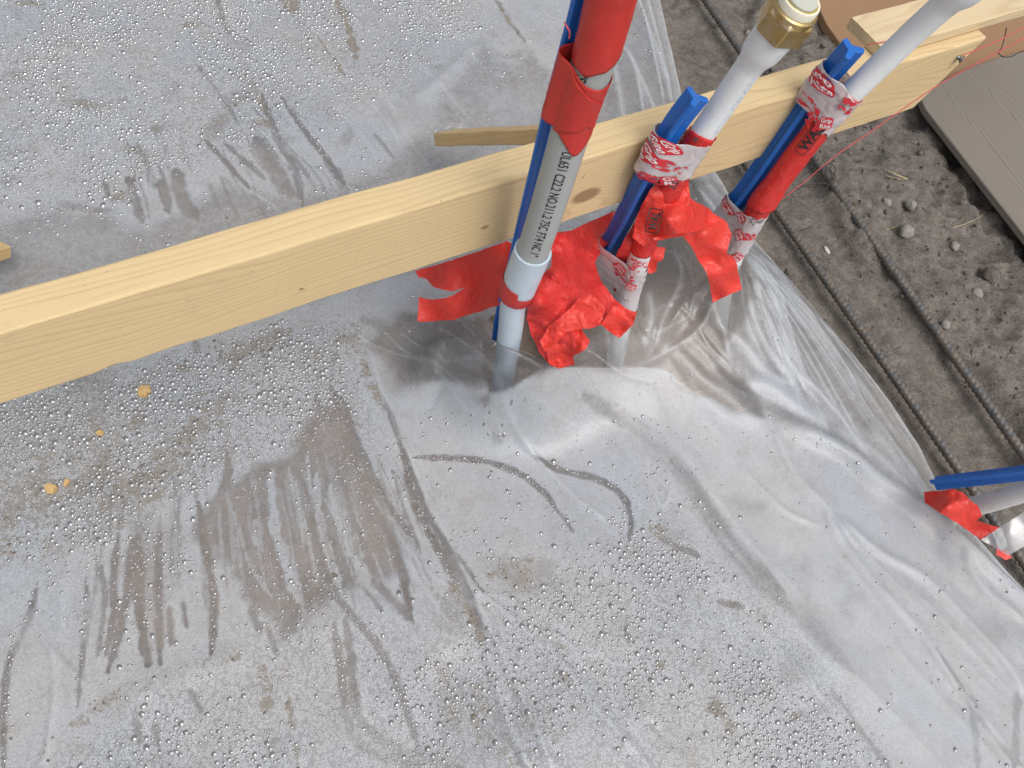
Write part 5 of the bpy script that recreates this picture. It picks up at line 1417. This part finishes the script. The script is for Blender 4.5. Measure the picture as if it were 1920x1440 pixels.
patch('red_tape_strip', [(1040, 436), (1072, 432), (1108, 414), (1150, 396), (1166, 398), (1160, 420), (1146, 442), (1132, 462), (1112, 492), (1070, 486), (1040, 478)], [(1040, 440, .885), (1150, 400, .955), (1120, 480, .93)], M_red, 'wrinkled red tape stretched from the conduit to the middle blue stake under the board', amp=.018, scale=24, seed=29)
# round the middle pipe and over to the right pipe
patch('red_tape_sheet', [(1222, 352), (1246, 336), (1290, 336), (1294, 372), (1330, 392), (1350, 410), (1326, 432), (1296, 436), (1262, 440), (1224, 446), (1206, 462), (1186, 446), (1192, 410), (1206, 380)],
      [(1225, 355, .80), (1290, 340, .82), (1345, 410, .90), (1210, 455, .855), (1262, 410, .80), (1190, 440, .85)], M_red, 'glossy crumpled red tape bunched round the middle pipe, printed with black lettering', amp=.020, scale=26, seed=31)
patch('red_tape_strip', [(1224, 446), (1275, 436), (1316, 430), (1322, 418), (1345, 404), (1362, 416), (1372, 440), (1362, 476), (1378, 482), (1382, 500), (1391, 543), (1336, 567), (1332, 540), (1324, 510), (1310, 488), (1296, 462), (1280, 442), (1228, 452)],
      [(1226, 449, .84), (1320, 430, .90), (1365, 445, .93), (1335, 500, .95), (1391, 543, .99), (1336, 567, 1.0)], M_red, 'red tape strip bridging the two right pipes and hanging with a square cut end', amp=.012, scale=34, seed=33)
patch('red_tape_strip', [(1196, 470), (1204, 448), (1224, 450), (1230, 462), (1248, 465), (1243, 486), (1232, 492), (1230, 508), (1218, 514), (1206, 500), (1204, 488)], [(1204, 450, .88), (1245, 475, .91), (1218, 512, .93)], M_red, 'small ragged red tape flap between the middle and right pipes', amp=.010, scale=20, seed=35)
patch('red_tape_strip', [(1150, 545), (1155, 480), (1175, 440), (1200, 400), (1225, 400), (1206, 470), (1190, 520), (1188, 548), (1165, 552)], [(1150, 545, .975), (1180, 440, .89), (1220, 405, .845), (1188, 548, .955)], M_red_dark, 'dark red tape along the foot of the middle pipe inside the clear tape', amp=.006, scale=30, seed=37)
# black lettering on the crumpled tape
def flat_print(px, py, d, size, ang, text, parent, frame=True, sx=1.0):
    sh = []
    v, f = text_verts(text, 1.0, .035)
    v = v * [size * 2.3 * sx / v[:, 0].max(), size / v[:, 1].max()] - [size * 1.15 * sx, size / 2]
    sh.append((rot2(v, ang), f))
    if frame:
        v, f = rounded(size * 3.1 * sx, size * 1.6, size * .4, 6, 2.0); sh.append((rot2(v, ang), f))
    W_ = []
    F2 = []; base = 0
    for v, f in sh:
        W_ += [Q(px + a, py - b, d + .004 * math.sin((a + b) * .12)) for a, b in v]; F2 += [[i + base for i in q] for q in f]; base += len(v)
    return adopt(obj('black_logo', mesh_np('black_logo', W_, F2), M_ink, None, False), parent)
crump = [o for o in C.objects if o.name.startswith('red_tape_sheet')][1]
flat_print(1226, 414, .776, 17, 76, 'WAL', crump, True, .9)
flat_print(1264, 345, .766, 12, 60, 'LL', crump, False, .7)
flat_print(1305, 262, .742, 10, 62, 'W', c2, False, .5)

# clear cup of tape at the foot of the middle pipe
s_cup = T2p.find(1172, 560)
wrap('clear_tape', T2p, .0165, lambda ph: (s_cup - .010 + .002 * math.sin(ph), s_cup + .045), M_clear_tape, 'clear tape collar with a pale rim ending just above the film on the middle pipe', seed=41, shape=lambda q, ph: .0158, nseg=14)
tube_part('film_rim', T2p, [(s_cup - .012, .0158), (s_cup - .0105, .0170), (s_cup - .009, .0158)], M_hem, sheet, cap=False)


# lower right: red tape on the muddy pipe, strip of film over it
patch('red_tape_strip', [(1732, 922), (1790, 917), (1806, 924), (1818, 938), (1834, 948), (1842, 966), (1832, 976), (1856, 984), (1876, 990), (1850, 1004), (1838, 1012), (1800, 984), (1760, 960), (1734, 942)], [(1735, 930, 1.0), (1806, 930, .955), (1838, 960, .955), (1840, 1005, .97), (1780, 955, .955)], M_red,
      'crumpled red tape round the end of the muddy white pipe at the lower right edge', amp=.014, scale=30, seed=47, shape=lambda x, y: -.012 * np.exp(-((y - 950 + (x - 1790) * .25) / 18) ** 2))
patch('film_strip', [(1840, 1012), (1880, 985), (1940, 948), (2000, 912), (2010, 975), (1930, 1020), (1890, 1042)], [(1850, 1015, .95), (1900, 1000, .92), (2000, 950, .88)], M_film, 'loose strip of milky film crossing over the soil at the lower right edge', 'plastic strip', amp=.001, scale=60, seed=49, solid=0, sharp=0)
patch('red_tape_strip', [(1870, 1022), (1888, 1034), (1898, 1046), (1886, 1050), (1868, 1040)], [(1880, 1038, .945)], M_red, 'tiny red tape tip under the film strip at the lower right edge', amp=.003, scale=10, seed=51)
# edge of the slit: pale tube added as its highlight
def line_tube(name, pts, r, mat, parent=None, n=6, K=6, label=None, cat=None, group=None):
    P_ = np.array(catmull(pts, n)); T = Tube.__new__(Tube); T.set(P_)
    rings = [[T.P[i] + (T.N[i] * math.cos(2 * math.pi * k / K) + T.B[i] * math.sin(2 * math.pi * k / K)) * (r if np.isscalar(r) else r(i / (len(P_) - 1))) for k in range(K)] for i in range(len(P_))]
    o = obj(name, ring_mesh(rings, True, name), mat)
    if parent: o.parent = parent
    if label: tag(o, label, cat, group)
    return o
def on_sheet(px, py, dz=.0008):
    p = G(px, py, .0)
    for _ in range(6):
        z = float(sheet_sample(np.array([p[0]]), np.array([p[1]]), SZ)[0]); p = G(px, py, z + dz)
    return p
def lip_pt(px, py):
    d = np.hypot(UX - px, UY - py); j, i = np.unravel_index(np.argmin(d), d.shape)
    return np.array([SX[j, i], SY[j, i], SZ[j, i] + .0005])
line_tube('film_edge', [lip_pt(*p) for p in [(918, 600), (930, 624), (955, 650), (985, 662), (1008, 674), (1030, 684)]], .0006, M_hem, sheet)

# ------------------------------------------------------------------ reinforcing bars
def rebar(pts, z, r, label, seed):
    P_ = np.array(catmull([G(x, y, z + dz) for x, y, dz in pts], 20))
    T = Tube.__new__(Tube); T.set(P_)
    prof, K = [], 14
    n = int(T.L / .0022); rings = []
    pitch = .0095
    for i in range(n + 1):
        q = T.L * i / n
        p, t, nn, b = T.at(q); ring = []
        for k in range(K):
            a = 2 * math.pi * k / K
            ph = ((q + .0055 * abs(math.sin(a)) * 1.0) % pitch) / pitch
            rib = .0020 * math.exp(-((ph - .5) / .16) ** 2)
            lug = .0012 if k in (3, 4, 10, 11) else 0
            ring.append(p + (nn * math.cos(a) + b * math.sin(a)) * (r + rib + lug * .5 + .0002 * math.sin(q * 900 + seed)))
        rings.append(ring)
    o = obj('rebar', ring_mesh(rings, True, 'rebar'), M_steel)
    tag(o, label, 'rebar', 'reinforcing bars in the trench')
    return o
ZB = -.058
rebar([(1330, 206, -.004), (1455, 391, .002), (1722, 772, .002), (1990, 1155, -.006)], ZB, .0062, 'dark ribbed steel bar nearer the plastic, running under its edge', 1)
rebar([(1268, -80, 0), (1395, 104, 0), (1562, 346, .004), (1745, 606, .001), (1990, 952, -.001)], ZB, .0065, 'dark ribbed steel bar farther from the plastic, half sunk in the soil', 2)

# tie wires and strings
def wire(pts, z, r, mat, name, label, cat, group=None):
    P_ = [G(x, y, z + dz) for x, y, dz in pts]
    o = line_tube(name, P_, r, mat, None, 6, 6, label, cat, group); return o
wire([(1400, 410, .05), (1425, 396, .04), (1452, 378, .03), (1500, 352, .026), (1535, 344, .02), (1556, 346, .016)], ZB, .0010, M_wire, 'tie_wire', 'dark tie wire reaching from the rightmost pipe over to the far steel bar', 'wire', 'black tie wires')
wire([(1562, 300, .02), (1556, 318, .016), (1566, 330, .014), (1558, 340, .014), (1547, 322, .016), (1556, 306, .018), (1566, 318, .016), (1553, 348, .015), (1545, 358, .012), (1532, 370, .004)], ZB, .0010, M_wire, 'tie_wire', 'twisted dark tie wire knotted round the far steel bar', 'wire', 'black tie wires')
wire([(1466, 352, .01), (1462, 366, .02), (1452, 384, .018), (1448, 398, .004)], ZB, .0009, M_wire, 'tie_wire', 'short dark tie wire end beside the lettered red sleeve of the rightmost pipe', 'wire', 'black tie wires')
wire([(1501, 433, .008), (1520, 426, .012)], ZB, .0011, M_wire, 'tie_wire', 'tiny straight dark wire stub next to the near steel bar', 'wire', 'black tie wires')
wire([(1887, 52, .05), (1884, 68, .044), (1878, 90, .034), (1872, 98, .03), (1880, 106, .028), (1896, 106, .028), (1912, 98, .03), (1935, 92, .03)], 0, .0011, M_wire, 'tie_wire', 'bent dark wire hanging over the planks at the top right edge', 'wire', 'black tie wires')
def string(pts, label):
    o = line_tube('mason_string', [Q(*p) for p in pts], .0007, M_string, None, 8, 6, label, 'string', 'red strings')
string([(1408, 420, .985), (1425, 400, .975), (1455, 380, .97), (1500, 348, .96), (1564, 294, .94), (1624, 253, .925), (1681, 213, .915), (1740, 172, .905), (1813, 129, .89), (1930, 66, .87)], 'long red string from the foot of the rightmost pipe to the upper right edge')
string([(1803, 104, .853), (1835, 92, .85), (1880, 72, .846), (1930, 46, .84)], 'red string tied to the screw in the end of the pine board')
string([(1625, 84, .80), (1640, 82, .80), (1662, 78, .80)], 'short bit of red string across the end of the pine strip beside the rightmost pipe')
string([(1058, 42, .52), (1063, 50, .52), (1068, 60, .523), (1067, 72, .53)], 'curled red thread sticking out on the left of the conduit near the top')

# ------------------------------------------------------------------ stones, straw, chips
def rock(px, py, rpx, label, mat, seed, flat=.7, dz=0.0, name='stone', group='stones on the trench soil'):
    p = G(px, py, -.075); k = loc_scale((px, py)) * 1.06; r = rpx * k
    p[2] = ground_z(p[0], p[1]); c = G(px, py, p[2] + dz); c[2] = p[2] + dz + r * flat * .35
    bm = bmesh.new(); bmesh.ops.create_icosphere(bm, subdivisions=3, radius=1)
    rg = random.Random(seed); ax = [Vector((rg.uniform(-1, 1), rg.uniform(-1, 1), rg.uniform(-1, 1))).normalized() for _ in range(9)]; hh_ = [rg.uniform(.70, .95) for _ in ax]
    for v in bm.verts:
        d = v.co.normalized(); s = 1.0
        for a_, h in zip(ax, hh_):
            dd = d.dot(a_)
            if dd > .05: s = min(s, h / dd)
        s *= 1 + .16 * float(vnoise(np.array(d.x * 3 + seed), np.array(d.y * 3 + d.z), .6, seed))
        v.co = Vector((d.x * r * s * rg_asp[0], d.y * r * s * rg_asp[1], d.z * r * s * flat))
    me_ = bpy.data.meshes.new(name); bm.to_mesh(me_); bm.free()
    o = obj(name, me_, mat); o.location = tuple(c); o.rotation_euler = (rg.uniform(-.3, .3), rg.uniform(-.3, .3), rg.uniform(0, 6))
    tag(o, label, 'stone', group)
    return o
rg_asp = (1.0, .9)
rock(1855, 519, 17, 'rounded pale brown stone, largest near the right edge below the grey plank', M_dirt, 3)
rock(1830, 553, 13, 'second round stone just below and left of the largest one', M_stone, 4)
rock(1697, 436, 15, 'blocky light clod left of the grey plank, in the upper part of the soil bank', M_stone, 5)
rock(1706, 386, 12, 'small pale clod above the blocky one on the soil bank', M_stone, 6)
rg_asp = (1.3, .6)
rock(1550, 470, 8, 'white angular flint chip lying between the two steel bars', M_flint, 7, .4)
rg_asp = (1.1, .9)
rock(1788, 465, 11, 'grey clod in the middle of the soil bank by the plank', M_stone, 8)
rock(1662, 380, 9, 'pale clod beside the far steel bar above the hollow', M_stone, 9)
0 and rock(1870, 700, 16, 'light crumbly clod at the right edge below the stones', M_stone, 10)
0 and rock(1900, 770, 12, 'lighter clod at the right edge beside the far steel bar', M_stone, 12)
rock(1772, 610, 10, 'small clod on the slope between far bar and round stones', M_stone, 14)
rock(1402, 62, 6, 'tiny round pebble beside the far bar at the top of the picture', M_stone, 15)

# grains of dried mud on the film
def mud_grains():
    bm = bmesh.new(); bmesh.ops.create_icosphere(bm, subdivisions=1, radius=1)
    bv_ = np.array([v.co[:] for v in bm.verts]); bf_ = np.array([[v.index for v in f.verts] for f in bm.faces]); bm.free()
    x = RNG.uniform(-.85, .95, 140000); y = RNG.uniform(-.1, 1.5, 140000); ok = x < Eat(y) - .02; x, y = x[ok], y[ok]
    d = sheet_sample(x, y, DIRT) + .04 + .34 * fbm(x, y, .02, 301, 3)
    ok = RNG.uniform(0, 1, len(x)) < np.clip((d - .20) * 2.2, 0, .8); x, y, d = x[ok], y[ok], d[ok]
    z = sheet_sample(x, y, SZ); vs, fs = [], []
    r = np.clip(.00062 * np.exp(RNG.normal(0, .5, len(x))), .0003, .0021)
    print('mud grains', len(x))
    for n in range(len(x)):
        a = RNG.uniform(0, 6.28); c_, s_ = math.cos(a), math.sin(a); sc3 = RNG.uniform(.7, 1.4, 3)
        b_ = bv_ * (1 + RNG.uniform(-.2, .2, (12, 1))) * sc3 * r[n]
        vs.append(np.stack([b_[:, 0] * c_ - b_[:, 1] * s_ + x[n], b_[:, 0] * s_ + b_[:, 1] * c_ + y[n], b_[:, 2] * .6 + z[n] + r[n] * .35], -1)); fs.append(bf_ + n * 12)
    o = obj('mud_grains', mesh_np('mud_grains', np.concatenate(vs), np.concatenate(fs)), M_mud, None, False)
    tag(o, 'crumbs of dried brown mud scattered in bands over the wet plastic', 'mud crumbs', None, 'stuff')
mud_grains()

# loose crumbs of soil: nobody could count them
def crumbs():
    V_, F2 = [], []
    bm = bmesh.new(); bmesh.ops.create_icosphere(bm, subdivisions=1, radius=1)
    bv_ = np.array([v.co[:] for v in bm.verts]); bf_ = np.array([[v.index for v in f.verts] for f in bm.faces]); bm.free()
    n = 0; vs, fs = [], []
    for _ in range(9000):
        x, y = RNG.uniform(.2, 1.45), RNG.uniform(.1, 1.6)
        e = Eat(y)
        if x < e - .01: continue
        c3 = R.T @ np.array([x, y, -.05 - CAMZ]); qx, qy = 960 + FPX * c3[0] / c3[2], 720 + FPX * c3[1] / c3[2]
        if qx > 1715 + max(0, (qy - 172)) * .742 - 6 or (qy < 200 and qx > 1530 + max(0, qy - 42) * .78): continue
        far = x - e > .2
        if not far and RNG.uniform() > .33: continue
        r = min(.0075, .0011 * math.exp(RNG.normal(0, .62))) * (1.25 if far else .75)
        z = ground_z(x, y)
        a = RNG.uniform(0, 6.28); ca_, sa_ = math.cos(a), math.sin(a); s = RNG.uniform(.6, 1.2, 3)
        b_ = bv_ * (1 + RNG.uniform(-.22, .22, (len(bv_), 1))) * s * r
        vs.append(np.stack([b_[:, 0] * ca_ - b_[:, 1] * sa_ + x, b_[:, 0] * sa_ + b_[:, 1] * ca_ + y, b_[:, 2] * .8 + z + r * .25], -1)); fs.append(bf_ + n * len(bv_)); n += 1
    o = obj('soil_crumbs', mesh_np('soil_crumbs', np.concatenate(vs), np.concatenate(fs)), M_dirt, None, False)
    tag(o, 'loose crumbs of soil and grit scattered over the bare trench floor', 'soil crumbs', None, 'stuff')
crumbs()
def straw(pts, r, label, mat=M_straw):
    P_ = [G(x, y, ground_z(*G(x, y, -.07)[:2]) + dz) for x, y, dz in pts]
    line_tube('straw', P_, lambda t: r * (1 - .6 * t), mat, None, 6, 6, label, 'straw', 'bits of straw and root on the soil')
straw([(1702, 336, .006), (1678, 326, .014), (1652, 313, .016)], .0013, 'pale yellow straw stalk pointing up left in the middle of the soil bank')
straw([(1700, 338, .006), (1680, 334, .010), (1664, 330, .010)], .0010, 'shorter straw stalk just below the long yellow one')
straw([(1786, 427, .006), (1810, 420, .009), (1835, 408, .010), (1850, 396, .008)], .0008, 'thin pale root curving beside the grey plank')
straw([(1660, 430, .006), (1672, 427, .008), (1684, 422, .006)], .0007, 'tiny pale root left of the blocky clod')
straw([(1642, 645, .004), (1660, 660, .007), (1690, 652, .005)], .0006, 'fine dark root near the far steel bar', M_wire)

def chip(px, py, pts, th, label, seed):
    c = on_sheet(px, py, 0); k = loc_scale((px, py))
    bm = bmesh.new(); rg = random.Random(seed)
    ux = (G(px + 10, py) - G(px, py)) / 10; uy = (G(px, py + 10) - G(px, py)) / 10
    bot = [bm.verts.new(tuple(ux * a + uy * b + np.array([0, 0, .0006]))) for a, b in pts]
    f = bm.faces.new(bot)
    ext = bmesh.ops.extrude_face_region(bm, geom=[f])
    for v in [g for g in ext['geom'] if isinstance(g, bmesh.types.BMVert)]: v.co.z += th * rg.uniform(.7, 1.2); v.co.x *= .93; v.co.y *= .93
    bmesh.ops.recalc_face_normals(bm, faces=bm.faces)
    bmesh.ops.bevel(bm, geom=list(bm.edges), offset=.0005, segments=2, affect='EDGES')
    me_ = bpy.data.meshes.new('wood_chip'); bm.to_mesh(me_); bm.free()
    o = obj('wood_chip', me_, M_chip, None, False); o.location = tuple(c)
    tag(o, label, 'wood chip', 'wood chips on the wet plastic')
chip(271, 735, [(-11, -8), (-2, -11), (12, -10), (13, 2), (8, 4), (6, 11), (-4, 12), (-12, 8)], .004, 'largest orange wood chip, just below the board on the left', 1)
chip(188, 813, [(-9, -1), (-2, -4), (2, -7), (8, -2), (9, 3), (3, 6), (-4, 5)], .003, 'small ragged wood chip between the large one and the mud', 2)
chip(97, 917, [(-13, 0), (-9, -8), (4, -9), (13, -4), (11, 3), (5, 10), (-6, 10)], .005, 'brownish rounded wood chip at far left on the mud', 3)
chip(126, 906, [(-6, 7), (-4, -5), (2, -8), (7, -5), (4, 1), (1, 8)], .004, 'narrow upright wood chip beside the brownish one', 4)
